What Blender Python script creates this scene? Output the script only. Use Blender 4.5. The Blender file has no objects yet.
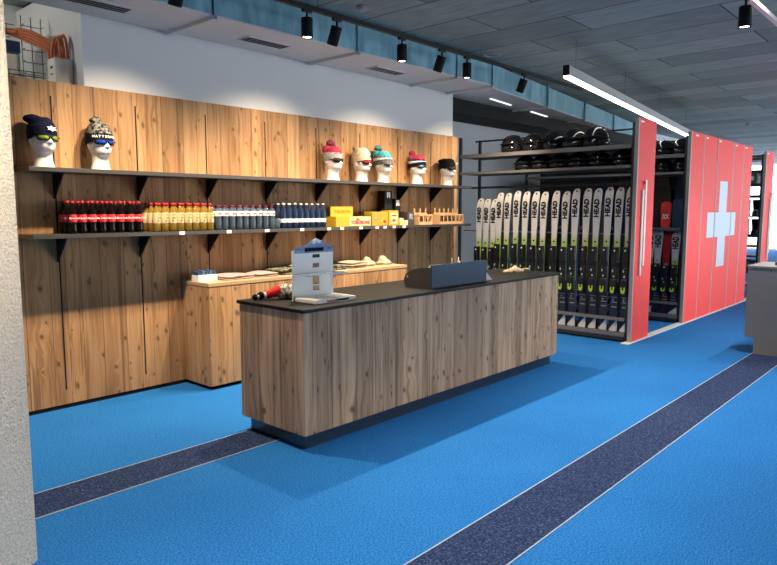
import bpy, bmesh, math, random
from mathutils import Vector, Matrix, Euler
random.seed(7)
S = bpy.context.scene
COL = S.collection
PI = math.pi
R = math.radians

# ------------------------------------------------------------------ materials
def principled(name, col, rough=.5, metal=0, **kw):
    m = bpy.data.materials.new(name); m.use_nodes = True
    b = m.node_tree.nodes['Principled BSDF']
    b.inputs['Base Color'].default_value = (*col, 1)
    b.inputs['Roughness'].default_value = rough
    b.inputs['Metallic'].default_value = metal
    for k, v in kw.items():
        b.inputs[k.replace('_', ' ')].default_value = v
    return m

class NT:
    def __init__(s, m):
        s.t = m.node_tree; s.b = s.t.nodes['Principled BSDF']
    def n(s, typ, **kw):
        nd = s.t.nodes.new(typ)
        for k, v in kw.items(): setattr(nd, k, v)
        return nd
    def l(s, a, b): s.t.links.new(a, b)
    def math(s, op, a, b=None, c=None):
        nd = s.n('ShaderNodeMath', operation=op)
        for i, v in enumerate((a, b, c)):
            if v is None: continue
            if isinstance(v, (int, float)): nd.inputs[i].default_value = v
            else: s.l(v, nd.inputs[i])
        return nd.outputs[0]
    def noise(s, vec, scale, detail=2, rough=.5, dim='3D'):
        nd = s.n('ShaderNodeTexNoise', noise_dimensions=dim)
        nd.inputs['Scale'].default_value = scale; nd.inputs['Detail'].default_value = detail
        nd.inputs['Roughness'].default_value = rough
        s.l(vec, nd.inputs['Vector']); return nd
    def comb(s, x, y, z):
        nd = s.n('ShaderNodeCombineXYZ')
        for i, v in enumerate((x, y, z)):
            if isinstance(v, (int, float)): nd.inputs[i].default_value = v
            else: s.l(v, nd.inputs[i])
        return nd.outputs[0]
    def ramp(s, fac, stops, interp='LINEAR'):
        nd = s.n('ShaderNodeValToRGB'); cr = nd.color_ramp; cr.interpolation = interp
        while len(cr.elements) < len(stops): cr.elements.new(.5)
        for e, (p, c) in zip(cr.elements, stops):
            e.position = p; e.color = (*c, 1) if len(c) == 3 else c
        s.l(fac, nd.inputs[0]); return nd.outputs[0]
    def mix(s, fac, a, b, mode='MIX'):
        nd = s.n('ShaderNodeMix', data_type='RGBA', blend_type=mode)
        for i, v in ((0, fac), (6, a), (7, b)):
            if isinstance(v, (int, float)): nd.inputs[i].default_value = v
            elif isinstance(v, tuple): nd.inputs[i].default_value = (*v, 1)
            else: s.l(v, nd.inputs[i])
        return nd.outputs[2]
    def bump(s, h, strength, dist=.01):
        nd = s.n('ShaderNodeBump'); nd.inputs['Strength'].default_value = strength
        nd.inputs['Distance'].default_value = dist
        s.l(h, nd.inputs['Height']); s.l(nd.outputs[0], s.b.inputs['Normal'])
    def xyz(s):
        tc = s.n('ShaderNodeTexCoord'); sp = s.n('ShaderNodeSeparateXYZ')
        s.l(tc.outputs['Object'], sp.inputs[0]); return tc.outputs['Object'], sp.outputs[0], sp.outputs[1], sp.outputs[2]

def wood_mat(name, light, mid, dark, w=.155, groove=.6, edge=False):
    """old spruce boards standing on end"""
    m = principled(name, mid, .62, 0, Specular_IOR_Level=.25); t = NT(m)
    vec, x, y, z = t.xyz()
    u0 = t.math('ADD', x, y)
    # uneven board widths
    u = t.math('ADD', u0, t.math('MULTIPLY', t.math('SINE', t.math('MULTIPLY', u0, 9.7)), .035))
    q = t.math('DIVIDE', u, w)
    idx = t.math('FLOOR', q); fr = t.math('FRACT', q)
    wn = t.n('ShaderNodeTexWhiteNoise', noise_dimensions='1D'); t.l(idx, wn.inputs['W'])
    rnd = wn.outputs['Value']
    zoff = t.math('ADD', z, t.math('MULTIPLY', rnd, 37.0))
    # knots: only some cells of the pattern carry one
    def knots(fx, fz, seed, keep, big):
        vo = t.n('ShaderNodeTexVoronoi', voronoi_dimensions='2D', feature='F1')
        vo.inputs['Scale'].default_value = 1.0; vo.inputs['Randomness'].default_value = 1.0
        sk = t.math('ADD', t.math('MULTIPLY', u, fx), t.math('MULTIPLY', zoff, fz * .22))
        t.l(t.comb(t.math('ADD', sk, seed), t.math('MULTIPLY', zoff, fz), 0), vo.inputs['Vector'])
        d = vo.outputs['Distance']; sp = t.n('ShaderNodeSeparateColor'); t.l(vo.outputs['Color'], sp.inputs[0])
        on = t.math('LESS_THAN', sp.outputs[0], keep)
        size = t.math('MULTIPLY_ADD', sp.outputs[1], .6, .6)
        dd = t.math('DIVIDE', d, size)
        k = t.math('MULTIPLY', on, t.ramp(dd, [(0, (1, 1, 1)), (big * .6, (.8, .8, .8)), (big, (.12, .12, .12)), (big * 1.9, (0, 0, 0))]))
        h = t.math('MULTIPLY', on, t.ramp(dd, [(0, (1, 1, 1)), (.5, (0, 0, 0))]))
        return k, h
    ka, ha = knots(4.6, 3.0, .37, .6, .10)
    kb, hb2 = knots(9.0, 5.4, 5.61, .28, .12)
    knot = t.math('MAXIMUM', ka, kb); halo = t.math('MAXIMUM', ha, hb2)
    # grain lines bend round the knots
    ug = t.math('ADD', t.math('MULTIPLY', u, 34.0), t.math('MULTIPLY', halo, 1.1))
    g1 = t.noise(t.comb(ug, t.math('MULTIPLY', zoff, .9), rnd), 1.0, 3, .6).outputs['Fac']
    g2 = t.noise(t.comb(t.math('MULTIPLY', ug, 3.2), t.math('MULTIPLY', zoff, 2.2), rnd), 1.0, 2, .6).outputs['Fac']
    g3 = t.noise(t.comb(t.math('MULTIPLY', u, 7.0), t.math('MULTIPLY', zoff, 1.1), rnd), 1.0, 3, .55).outputs['Fac']
    g = t.math('ADD', t.math('ADD', t.math('MULTIPLY', g1, .45), t.math('MULTIPLY', g2, .2)), t.math('MULTIPLY', g3, .35))
    col = t.ramp(g, [(.37, dark), (.48, mid), (.58, light)])
    tone = t.ramp(rnd, [(0, (.72, .69, .67)), (.35, (.9, .88, .87)), (.7, (1.0, 1.0, 1.0)), (1, (1.12, 1.09, 1.05))])
    col = t.mix(1.0, col, tone, 'MULTIPLY')
    col = t.mix(t.math('MULTIPLY', knot, .85), col, tuple(c * .42 for c in dark))
    # cracks along some boards
    cr = t.noise(t.comb(t.math('MULTIPLY', u, 26.0), t.math('MULTIPLY', zoff, .55), 3.3), 1.0, 1).outputs['Fac']
    crk = t.ramp(cr, [(.67, (0, 0, 0)), (.71, (1, 1, 1))])
    col = t.mix(t.math('MULTIPLY', crk, .55), col, tuple(c * .4 for c in dark))
    gr = t.math('LESS_THAN', t.math('ABSOLUTE', t.math('SUBTRACT', fr, .5)), .482)
    grv = t.math('SUBTRACT', 1.0, gr)
    col = t.mix(t.math('MULTIPLY', grv, groove), col, tuple(c * .3 for c in dark))
    t.l(col, t.b.inputs['Base Color'])
    t.bump(t.math('SUBTRACT', g, t.math('MULTIPLY', grv, .6)), .18, .004)
    return m

M = {}
M['wood'] = wood_mat('spruce_boards', (.56, .335, .165), (.46, .255, .112), (.28, .14, .058))
M['wood_counter'] = wood_mat('cool_light_spruce_boards', (.62, .42, .27), (.50, .325, .20), (.26, .155, .088), w=.135, groove=.6)  # same spruce; the cooler light on the counter is put into its colour
M['ply'] = principled('plywood_edge', (.52, .33, .17), .5)
M['black'] = principled('black_powder_coat', (.007, .007, .008), .5, 0, Specular_IOR_Level=.25)
M['blackgloss'] = principled('black_gloss', (.008, .008, .01), .12)
M['blackmatt'] = principled('black_matt', (.008, .008, .009), .7, 0, Specular_IOR_Level=.2)
M['binding'] = principled('binding_black', (.006, .007, .011), .4)
M['edge'] = principled('panel_edge', (.36, .33, .30), .5)
M['rail'] = principled('pale_floor_rail', (.68, .67, .62), .45)
M['shelfmetal'] = principled('dark_bronze_metal', (.075, .068, .058), .42, .5)
M['rackgrey'] = principled('rack_grey', (.20, .195, .19), .45, .2)
M['rackdark'] = principled('rack_dark', (.035, .037, .042), .5, .3)
M['kick'] = principled('brushed_kick_plate', (.10, .12, .135), .28, .8)
M['worktop'] = principled('black_worktop', (.004, .004, .0042), .5, 0, Specular_IOR_Level=.2)
M['white'] = principled('white_plastic', (.78, .77, .74), .45)
M['whitepaint'] = principled('white_paint', (.74, .74, .74), .8)
M['mannequin'] = principled('mannequin_white', (.80, .76, .70), .35)
M['grey'] = principled('grey_plastic', (.30, .31, .32), .5)
M['deskgrey'] = principled('desk_grey', (.25, .235, .215), .6)
M['desktop'] = principled('desk_top_grey', (.28, .28, .29), .5)
M['cream'] = principled('cream_plastic', (.74, .70, .60), .5)
M['orange'] = principled('orange_cable', (.62, .16, .05), .5)
M['bluecable'] = principled('blue_box', (.04, .10, .26), .5)
M['wire'] = principled('zinc_wire', (.16, .16, .16), .4, .6)
M['alu'] = principled('aluminium', (.55, .55, .56), .35, .85)
M['seam'] = principled('light_seam', (.30, .40, .50), .6)
M['red'] = principled('red_panel', (.86, .055, .05), .55, 0, Specular_IOR_Level=.2)
M['redtext'] = principled('red_print', (.55, .03, .03), .5)
M['crossgrey'] = principled('cross_silver', (.47, .57, .66), .5)
M['labelwhite'] = principled('label_white', (.85, .85, .82), .6)
M['yellow'] = principled('yellow_card', (.50, .31, .012), .5)
M['olive'] = principled('olive_gold_card', (.34, .25, .02), .45)
M['gold'] = principled('gold_print', (.30, .10, .005), .5)
M['lime'] = principled('lime_plastic', (.42, .62, .03), .4)
M['lightwood'] = principled('light_wood', (.58, .36, .18), .55)
M['steelblue'] = principled('blue_grey_panel', (.028, .065, .12), .5, 0, Specular_IOR_Level=.25)
M['darkgrey'] = principled('dark_grey_panel', (.045, .043, .042), .5)
M['paper'] = principled('paper', (.75, .73, .68), .8)
M['green'] = principled('green_box', (.03, .12, .06), .5)
M['teal'] = principled('teal_fabric', (.20, .42, .48), .7)
M['handlegreen'] = principled('pale_green_grip', (.50, .68, .55), .5)

def tube_mat():
    m = principled('frosted_acrylic', (.74, .78, .80), .3); return m
M['acrylic'] = tube_mat()
M['clear'] = principled('clear_acrylic', (.86, .92, .95), .1, Transmission_Weight=.85, IOR=1.2)

def glass_bottle(name, col, rough=.08, tr=.0):
    return principled(name, col, rough, 0, Transmission_Weight=tr, IOR=1.33)
M['cola'] = glass_bottle('cola_liquid', (.005, .003, .003))
M['amber'] = glass_bottle('amber_drink', (.34, .21, .035), .1, .45)
M['water'] = glass_bottle('water_bottle', (.12, .17, .24), .08, .6)
M['darkwater'] = glass_bottle('blue_water_bottle', (.025, .045, .10), .08, .35)
M['capred'] = principled('red_cap', (.34, .010, .013), .4)
M['capwine'] = principled('wine_cap', (.12, .012, .018), .4)
M['capsilver'] = principled('silver_cap', (.62, .64, .68), .3, .5)
M['labelred'] = principled('red_label', (.65, .03, .035), .45)
M['labelcream'] = principled('cream_label', (.55, .48, .26), .5)
M['labelgreen'] = principled('green_print', (.25, .36, .05), .5)

def emis(name, col, strength):
    m = bpy.data.materials.new(name); m.use_nodes = True
    nt = m.node_tree; nt.nodes.clear()
    o = nt.nodes.new('ShaderNodeOutputMaterial'); e = nt.nodes.new('ShaderNodeEmission')
    e.inputs[0].default_value = (*col, 1); e.inputs[1].default_value = strength
    nt.links.new(e.outputs[0], o.inputs[0]); return m
M['lens'] = emis('spot_lens', (1, .88, .70), 14)
M['lenscool'] = emis('strip_diffuser', (1, .95, .86), 14)
M['slot'] = emis('lit_slot', (.9, .97, 1), 1.4)  # brightness of the lit duct slots put in as glow, no lamp

def mk_wall():
    m = principled('white_plaster', (.70, .70, .69), .85); t = NT(m); v, x, y, z = t.xyz()
    t.bump(t.noise(v, 90, 3).outputs['Fac'], .12, .004); return m
M['plaster'] = mk_wall()
M['greywall'] = principled('grey_plaster', (.52, .55, .58), .85)
M['recess'] = principled('recess_plaster', (.78, .78, .76), .85)
def mk_stucco():
    m = principled('stucco', (.66, .62, .54), .9); t = NT(m); v, x, y, z = t.xyz()
    n = t.noise(v, 75, 4, .6).outputs['Fac']
    t.l(t.ramp(n, [(.3, (.66, .60, .50)), (.7, (.86, .80, .68))]), t.b.inputs['Base Color'])
    t.bump(n, .9, .02); return m
M['stucco'] = mk_stucco()
def mk_carpet(name, a, b, c, sc=105):
    m = principled(name, b, .95, 0, Specular_IOR_Level=.1); t = NT(m); v, x, y, z = t.xyz()
    n = t.noise(v, sc, 3, .75).outputs['Fac']; n2 = t.noise(v, 1.3, 3).outputs['Fac']
    col = t.ramp(n, [(.34, a), (.5, b), (.66, c)])
    col = t.mix(1.0, col, t.ramp(n2, [(.3, (.9, .92, .95)), (.7, (1.06, 1.04, 1.02))]), 'MULTIPLY')
    t.l(col, t.b.inputs['Base Color']); t.bump(n, .3, .006); return m
M['carpet'] = mk_carpet('blue_carpet', (.005, .075, .27), (.013, .135, .41), (.045, .235, .60))
M['carpetdark'] = mk_carpet('charcoal_blue_carpet', (.006, .014, .045), (.016, .032, .09), (.07, .10, .21), 80)
def mk_ceiling():
    m = principled('wood_wool_boards', (.1, .1, .1), .9); t = NT(m); v, x, y, z = t.xyz()
    br = t.n('ShaderNodeTexBrick'); br.offset = .37
    br.inputs['Scale'].default_value = 1; br.inputs['Brick Width'].default_value = 2.0
    br.inputs['Row Height'].default_value = .62; br.inputs['Mortar Size'].default_value = .007
    br.inputs['Mortar Smooth'].default_value = .1; br.inputs['Bias'].default_value = -.35
    br.inputs['Color1'].default_value = (.26, .31, .29, 1); br.inputs['Color2'].default_value = (.11, .13, .125, 1)
    br.inputs['Mortar'].default_value = (.012, .014, .015, 1)
    t.l(t.comb(y, x, 0), br.inputs['Vector'])
    n = t.noise(t.comb(t.math('MULTIPLY', x, 14.0), t.math('MULTIPLY', y, 3.0), 0), 1.0, 4, .6).outputs['Fac']
    col = t.mix(1.0, br.outputs['Color'], t.ramp(n, [(.3, (.8, .8, .8)), (.7, (1.15, 1.15, 1.15))]), 'MULTIPLY')
    t.l(col, t.b.inputs['Base Color']); t.bump(n, .2, .01); return m
M['ceiling'] = mk_ceiling()
def mk_galv(name, a, b, metal=.75):
    m = principled(name, a, .38, metal); t = NT(m); v, x, y, z = t.xyz()
    n = t.noise(t.comb(t.math('MULTIPLY', x, 5.0), y, t.math('MULTIPLY', z, 1.5)), 1.6, 4, .6).outputs['Fac']
    t.l(t.ramp(n, [(.3, a), (.7, b)]), t.b.inputs['Base Color'])
    t.l(t.ramp(n, [(.3, (.3, .3, .3)), (.7, (.5, .5, .5))]), t.b.inputs['Roughness']); return m
M['galv'] = mk_galv('galvanised_steel', (.12, .28, .36), (.27, .50, .61), .4)
M['ductbelly'] = principled('duct_underside', (.62, .62, .60), .6)

def mk_ski(name, zones):
    """ski top sheet: colours printed in bands along the length (object z)"""
    m = principled(name, (.5, .5, .5), .3); t = NT(m); v, x, y, z = t.xyz()
    # diagonal split of the tail print
    zz = t.math('ADD', z, t.math('MULTIPLY', t.math('LESS_THAN', z, .22), t.math('MULTIPLY', y, 1.35)))
    col = t.ramp(t.math('DIVIDE', zz, 2.0), zones[0], zones[1]); t.l(col, t.b.inputs['Base Color']); return m
W = (.66, .65, .62); K = (.012, .012, .016); L = (.36, .56, .05); NAVY = (.016, .02, .045)
M['ski_lime'] = mk_ski('ski_white_lime', ([(0, W), (.0455, W), (.046, K), (.16, NAVY), (.30, NAVY), (.31, L), (.50, L), (.56, (.42, .52, .22)), (.61, W), (.99, W)], 'LINEAR'))
M['ski_blue'] = mk_ski('ski_white_blue', ([(0, K), (.2, (.015, .06, .11)), (.46, (.02, .10, .16)), (.52, (.25, .45, .55)), (.56, W), (.9, W)], 'LINEAR'))
M['ski_red'] = mk_ski('ski_red', ([(0, K), (.16, (.1, .01, .01)), (.30, (.30, .012, .018)), (.9, (.42, .015, .022))], 'LINEAR'))
M['ski_grey'] = mk_ski('ski_dark', ([(0, K), (.4, (.03, .035, .04)), (.9, (.06, .065, .075))], 'LINEAR'))
def mk_knit(name, a, b=None, sc=70):
    b = b or tuple(c * .6 for c in a)
    m = principled(name, a, .95, 0, Specular_IOR_Level=.12); t = NT(m); v, x, y, z = t.xyz()
    n = t.noise(v, sc, 2).outputs['Fac']
    t.l(t.ramp(n, [(.42, b), (.56, a)]), t.b.inputs['Base Color']); t.bump(n, .6, .006); return m
M['k_navy'] = mk_knit('navy_knit', (.008, .010, .028))
M['k_black'] = mk_knit('black_knit', (.012, .012, .012))
M['k_bw'] = mk_knit('black_white_knit', (.20, .19, .17), (.010, .010, .010), 45)
M['k_grey'] = mk_knit('grey_knit', (.36, .35, .34))
M['k_dgrey'] = mk_knit('dark_grey_knit', (.11, .12, .12))
M['k_pink'] = mk_knit('pink_red_knit', (.42, .045, .085), (.25, .018, .045))
M['k_mauve'] = mk_knit('mauve_knit', (.30, .08, .13), (.15, .03, .06))
M['k_beige'] = mk_knit('beige_knit', (.58, .49, .34), (.46, .38, .25))
M['k_khaki'] = mk_knit('khaki_knit', (.34, .29, .17))
M['k_turq'] = mk_knit('turquoise_knit', (.05, .32, .37), (.025, .19, .23))
M['k_teal'] = mk_knit('teal_knit', (.06, .20, .23))
M['k_white'] = mk_knit('white_knit', (.7, .7, .68))
M['shirtpink'] = mk_knit('dusty_pink_cotton', (.40, .28, .265), (.34, .235, .22), 30)
M['pattern'] = mk_knit('dark_patterned_cotton', (.18, .18, .13), (.02, .022, .02), 42)
M['creamcloth'] = mk_knit('cream_cotton', (.46, .38, .27), (.32, .26, .18), 35)
M['fluff'] = mk_knit('grey_white_plush', (.60, .58, .50), (.12, .13, .15), 45)
M['redfelt'] = mk_knit('red_felt', (.55, .03, .03), (.42, .02, .02))
M['mount'] = None
def mk_mount():
    m = principled('mountain_print', (.1, .2, .5), .4); t = NT(m); v, x, y, z = t.xyz()
    n = t.noise(v, 38, 3, .6).outputs['Fac']
    h = t.math('ADD', z, t.math('MULTIPLY', t.math('SUBTRACT', n, .5), .09))
    t.l(t.ramp(t.math('MULTIPLY', t.math('SUBTRACT', h, .33), 7.0), [(0, (.20, .30, .60)), (.35, (.015, .09, .30)), (.62, (.05, .22, .50)), (.7, (.62, .70, .80)), (1, (.78, .80, .82))]), t.b.inputs['Base Color'])
    return m
M['mount'] = mk_mount()
def lensm(n, c): return principled(n, c, .08, .35)
M['l_lime'] = lensm('lime_mirror', (.22, .30, .03)); M['l_blue'] = lensm('blue_mirror', (.01, .06, .42))
M['l_brown'] = lensm('brown_lens', (.07, .03, .02)); M['l_red'] = lensm('red_mirror', (.32, .03, .03))
M['l_grey'] = lensm('smoke_lens', (.16, .16, .13)); M['l_teal'] = lensm('teal_mirror', (.10, .22, .24))

# ------------------------------------------------------------------ mesh helpers
class MB:
    def __init__(s): s.bm = bmesh.new(); s.mats = []
    def mi(s, m):
        m = M[m] if isinstance(m, str) else m
        if m not in s.mats: s.mats.append(m)
        return s.mats.index(m)
    def face(s, vs, m, smooth=False):
        try:
            f = s.bm.faces.new(vs); f.material_index = s.mi(m); f.smooth = smooth; return f
        except ValueError: return None
    def box(s, a, b, m, bev=0, mat=None):
        x0, y0, z0 = [min(p, q) for p, q in zip(a, b)]; x1, y1, z1 = [max(p, q) for p, q in zip(a, b)]
        P = [(x0, y0, z0), (x1, y0, z0), (x1, y1, z0), (x0, y1, z0), (x0, y0, z1), (x1, y0, z1), (x1, y1, z1), (x0, y1, z1)]
        vs = [s.bm.verts.new(mat @ Vector(p) if mat else p) for p in P]
        fs = [s.face([vs[i] for i in q], m) for q in ((0, 3, 2, 1), (4, 5, 6, 7), (0, 1, 5, 4), (1, 2, 6, 5), (2, 3, 7, 6), (3, 0, 4, 7))]
        if bev:
            es = list({e for f in fs for e in f.edges})
            r = bmesh.ops.bevel(s.bm, geom=es, offset=bev, segments=2, profile=.6, affect='EDGES', clamp_overlap=True)
            for f in r['faces']: f.material_index = s.mi(m)
        return s
    def prism(s, pts, m, mat, depth):
        """closed 2D outline (local xy) pushed along local z by depth"""
        a = [s.bm.verts.new(mat @ Vector((p[0], p[1], 0))) for p in pts]
        b = [s.bm.verts.new(mat @ Vector((p[0], p[1], depth))) for p in pts]
        s.face(list(reversed(a)), m); s.face(b, m)
        n = len(pts)
        for i in range(n): s.face([a[i], a[(i + 1) % n], b[(i + 1) % n], b[i]], m)
        return s
    def rings(s, rings, m, smooth=True, cap0=True, cap1=True, closed=True):
        R_ = [[s.bm.verts.new(p) for p in r] for r in rings]
        for j, (r0, r1) in enumerate(zip(R_, R_[1:])):
            n = len(r0); mm = m[j] if isinstance(m, list) else m
            for i in range(n if closed else n - 1):
                s.face([r0[i], r0[(i + 1) % n], r1[(i + 1) % n], r1[i]], mm, smooth)
        m0 = m[0] if isinstance(m, list) else m; m1 = m[-1] if isinstance(m, list) else m
        if cap0: s.face(list(reversed(R_[0])), m0, False)
        if cap1: s.face(R_[-1], m1, False)
        return s
    def lathe(s, prof, m, c=(0, 0, 0), seg=16, mat=None, **k):
        rs = []
        for r, z in prof:
            rs.append([(mat @ Vector((r * math.cos(2 * PI * i / seg), r * math.sin(2 * PI * i / seg), z)) if mat else Vector((r * math.cos(2 * PI * i / seg), r * math.sin(2 * PI * i / seg), z))) + Vector(c) for i in range(seg)])
        return s.rings(rs, m, **k)
    def cyl(s, p, q, r, m, seg=12, r2=None, smooth=True):
        p, q = Vector(p), Vector(q); d = q - p
        rot = d.to_track_quat('Z', 'Y').to_matrix().to_4x4()
        return s.lathe([(r, 0), (r if r2 is None else r2, d.length)], m, c=p, seg=seg, mat=rot, smooth=smooth)
    def tube(s, pts, r, m, seg=8):
        pts = [Vector(p) for p in pts]; rs = []
        for i, p in enumerate(pts):
            d = (pts[min(i + 1, len(pts) - 1)] - pts[max(i - 1, 0)]).normalized()
            rot = d.to_track_quat('Z', 'Y').to_matrix()
            rs.append([p + rot @ Vector((r * math.cos(2 * PI * k / seg), r * math.sin(2 * PI * k / seg), 0)) for k in range(seg)])
        return s.rings(rs, m)
    def ell(s, c, rad, m, rot=None, seg=16, nz=9, bumpy=0, z0=-1, z1=1):
        rs = []; c = Vector(c)
        for j in range(nz):
            w = z0 + (z1 - z0) * j / (nz - 1); ph = math.asin(max(-.999, min(.999, w)))
            ring = []
            for i in range(seg):
                th = 2 * PI * i / seg; k = 1 + (random.uniform(-bumpy, bumpy) if bumpy else 0)
                p = Vector((rad[0] * math.cos(ph) * math.cos(th) * k, rad[1] * math.cos(ph) * math.sin(th) * k, rad[2] * math.sin(ph) * k))
                ring.append(c + (rot @ p if rot else p))
            rs.append(ring)
        return s.rings(rs, m)
    def build(s, name, parent=None, loc=None):
        bmesh.ops.recalc_face_normals(s.bm, faces=s.bm.faces)
        me = bpy.data.meshes.new(name); s.bm.to_mesh(me); s.bm.free()
        for m in s.mats: me.materials.append(m)
        o = bpy.data.objects.new(name, me); COL.objects.link(o)
        if parent: o.parent = parent
        if loc: o.location = loc
        return o

def tag(o, label=None, cat=None, group=None, kind=None):
    if label: o['label'] = label
    if cat: o['category'] = cat
    if group: o['group'] = group
    if kind: o['kind'] = kind
    return o
def empty(name, loc, rz=0, label=None, cat=None, group=None):
    o = bpy.data.objects.new(name, None); COL.objects.link(o); o.empty_display_size = .05
    o.location = loc; o.rotation_euler = (0, 0, rz); return tag(o, label, cat, group)
def kids(o): return [c for c in list(COL.objects) if c.parent == o]
def copy_tree(o, parent=None):
    c = o.copy(); COL.objects.link(c)
    for k in ('label', 'category', 'group'):
        if k in c and parent is not None: del c[k]
    if parent: c.parent = parent
    for ch in kids(o): copy_tree(ch, c)
    return c
def text(s, size, mat, parent, M4, name='lettering', ext=.0008, bold=0):
    cu = bpy.data.curves.new('t', 'FONT'); cu.body = s; cu.size = size; cu.extrude = ext
    cu.align_x = 'CENTER'; cu.align_y = 'CENTER'; cu.offset = bold; cu.resolution_u = 3
    o = bpy.data.objects.new('t', cu); COL.objects.link(o)
    dg = bpy.context.evaluated_depsgraph_get(); dg.update()
    me = bpy.data.meshes.new_from_object(o.evaluated_get(dg))
    bpy.data.objects.remove(o); bpy.data.curves.remove(cu)
    me.materials.clear(); me.materials.append(M[mat]); me.name = name
    me.transform(M4)
    r = bpy.data.objects.new(name, me); COL.objects.link(r); r.parent = parent
    return r
def frame(x, y, o):
    """4x4 whose local x,y axes are the given world directions"""
    x = Vector(x).normalized(); y = Vector(y).normalized(); z = x.cross(y)
    return Matrix(((x.x, y.x, z.x, o[0]), (x.y, y.y, z.y, o[1]), (x.z, y.z, z.z, o[2]), (0, 0, 0, 1)))
ORD = ['first', 'second', 'third', 'fourth', 'fifth', 'sixth', 'seventh', 'eighth', 'ninth', 'tenth', 'eleventh', 'twelfth', 'thirteenth', 'fourteenth', 'fifteenth', 'sixteenth', 'seventeenth']
def struct(o, label=None): return tag(o, label, kind='structure')

# ------------------------------------------------------------------ the room
YW = 5.555
CZ = 3.55
b = MB(); b.box((-3, -4, -.05), (31, 14, 0), 'carpet'); struct(b.build('floor'), 'bright blue carpet floor')
b = MB()
b.box((-3, 3.646, 0), (4.6, 3.968, .003), 'carpetdark'); struct(b.build('trim_1'), 'dark carpet strip running under the counter')
b = MB(); b.box((-3, 1.533, 0), (20, 1.879, .003), 'carpetdark'); struct(b.build('trim_2'), 'dark carpet strip in the foreground')
for i, y in enumerate((3.641, 3.973, 1.529, 1.883)):
    b = MB(); b.box((-3, y - .0035, 0), (4.6 if y > 3 else 20, y + .0035, .0042), 'seam'); struct(b.build('trim_%d' % (i + 3)), 'pale seam beside a dark carpet strip')
b = MB(); b.box((-3, -4, CZ), (31, 14, CZ + .1), 'ceiling'); struct(b.build('ceiling'), 'dark grey wood wool ceiling boards')
b = MB(); b.box((2.43, YW + .012, 0), (7.47, 7.0, 3.5), 'plaster'); struct(b.build('wall_back'), 'white wall above the wooden cladding')
b = MB(); b.box((-3, 6.95, 0), (2.6, 7.2, CZ), 'recess'); struct(b.build('wall_recess'), 'grey back wall of the cable recess')
b = MB(); b.box((7.40, 6.35, 0), (22, 6.55, CZ), 'greywall'); struct(b.build('wall_far'), 'grey wall behind the ski racks')
b = MB(); b.box((-3.1, -4, 0), (-3, 7.2, CZ), 'plaster'); struct(b.build('wall_left'), 'white side wall')
b = MB(); b.box((-3.1, -4.1, 0), (7.0, -4, CZ), 'plaster'); struct(b.build('wall_front_blocker'), 'unseen white wall added behind the viewer to block daylight')  # added out of view to block daylight on the left
b = MB(); b.box((7.47, 5.72, 3.03), (16, 6.35, 3.215), 'blackmatt'); struct(b.build('trim_7'), 'black band painting the shadow gap under the duct')  # shadow gap behind the duct, its dark put in as a black box
# far window wall
b = MB()
b.box((30, -4, 3.42), (30.2, 14, CZ), 'whitepaint'); b.box((30, -4, 0), (30.2, 14, .08), 'whitepaint')
struct(b.build('wall_right'), 'far wall around the bright window')
b = MB()
for y in (-3.9, -1.0, 1.9, 4.6, 8.6, 11.4, 13.9): b.box((30.02, y, .08), (30.1, y + .06, 3.42), 'rackdark')
w = struct(b.build('window_1'), 'bright far window')
gm = principled('window_glass', (1, 1, 1), .0, Transmission_Weight=1, IOR=1.0)
b = MB(); b.box((30.05, -3.9, .08), (30.06, 13.9, 3.42), gm); b.build('pane', w)
# stucco pillar
b = MB(); b.prism([(1.067, 3.195), (1.05, 3.21), (1.0, 3.7), (.15, 3.4), (.38, 2.70)], 'stucco', Matrix(), CZ); struct(b.build('wall_pillar'), 'stucco pillar at the left edge')

# wood cladding
WX0, WX1 = .9, 7.575
b = MB(); b.box((WX0, YW, .035), (WX1, YW + .02, 2.648), 'wood'); clad = struct(b.build('wall_cladding'), 'spruce board wall cladding')
b = MB(); b.box((WX0, YW + .006, 0), (WX1, YW + .018, .035), 'blackmatt'); struct(b.build('shadow_gap_back'), 'black shadow gap under the cladding')  # black strip paints the shade in the gap
SL = [1.45, 2.155, 2.855, 3.55, 4.246, 4.941, 5.63, 6.31, 6.98]
for x in SL:
    b = MB(); b.box((x - .006, YW - .001, .155), (x + .006, YW + .004, 2.535), 'blackmatt'); b.build('slot_rail', clad)

# wall shelves
def shelf(z, lab):
    t = empty('wall_shelf', (4.68, YW, z), 0, lab, 'shelf', 'long dark wall shelves')
    b = MB(); b.box((1.86 - 4.68, -.30, -.033), (7.5 - 4.68, -.004, 0), 'shelfmetal', bev=.002); b.build('shelf_board', t)
    for x in SL[1:]:
        b = MB(); b.prism([(0, 0), (.2, 0), (0, -.2)], 'black', frame((0, -1, 0), (0, 0, 1), (x - .006 - 4.68, -.003, -.033)), .012); b.build('bracket', t)
    return t
shelf(1.96, 'long dark metal wall shelf carrying the white mannequin heads'); shelf(1.452, 'long dark metal wall shelf carrying the bottles and yellow boxes')
ZU, ZL = 1.9605, 1.4525
for i, x in enumerate([3.089, 3.577, 4.019, 4.468, 4.847, 5.042, 5.34, 5.605, 5.743, 5.903, 6.086]):
    nm = ['below the left amber bottles', 'below the first red-labelled water bottles', 'below the last red-labelled water bottles', 'below the dark blue water bottles', 'between water bottles and the yellow box', 'below the left of the large yellow box', 'below the right of the large yellow box', 'below the left of the olive gold box', 'below the right of the olive gold box', 'below the picture box', 'below the small white boxes'][i]
    b = MB(); b.box((-.026, 0, -.014), (.026, .0025, .014), 'labelwhite')
    for k in range(3): b.box((-.018, -.0004, .006 - k * .007), (.004 + .01 * (k == 0), 0, .008 - k * .007), 'grey')
    tag(b.build('price_tag', loc=(x, YW - .3035, 1.4355)), 'white price tag on the shelf edge, ' + nm, 'price tag', 'price tags on the lower shelf')

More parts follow.
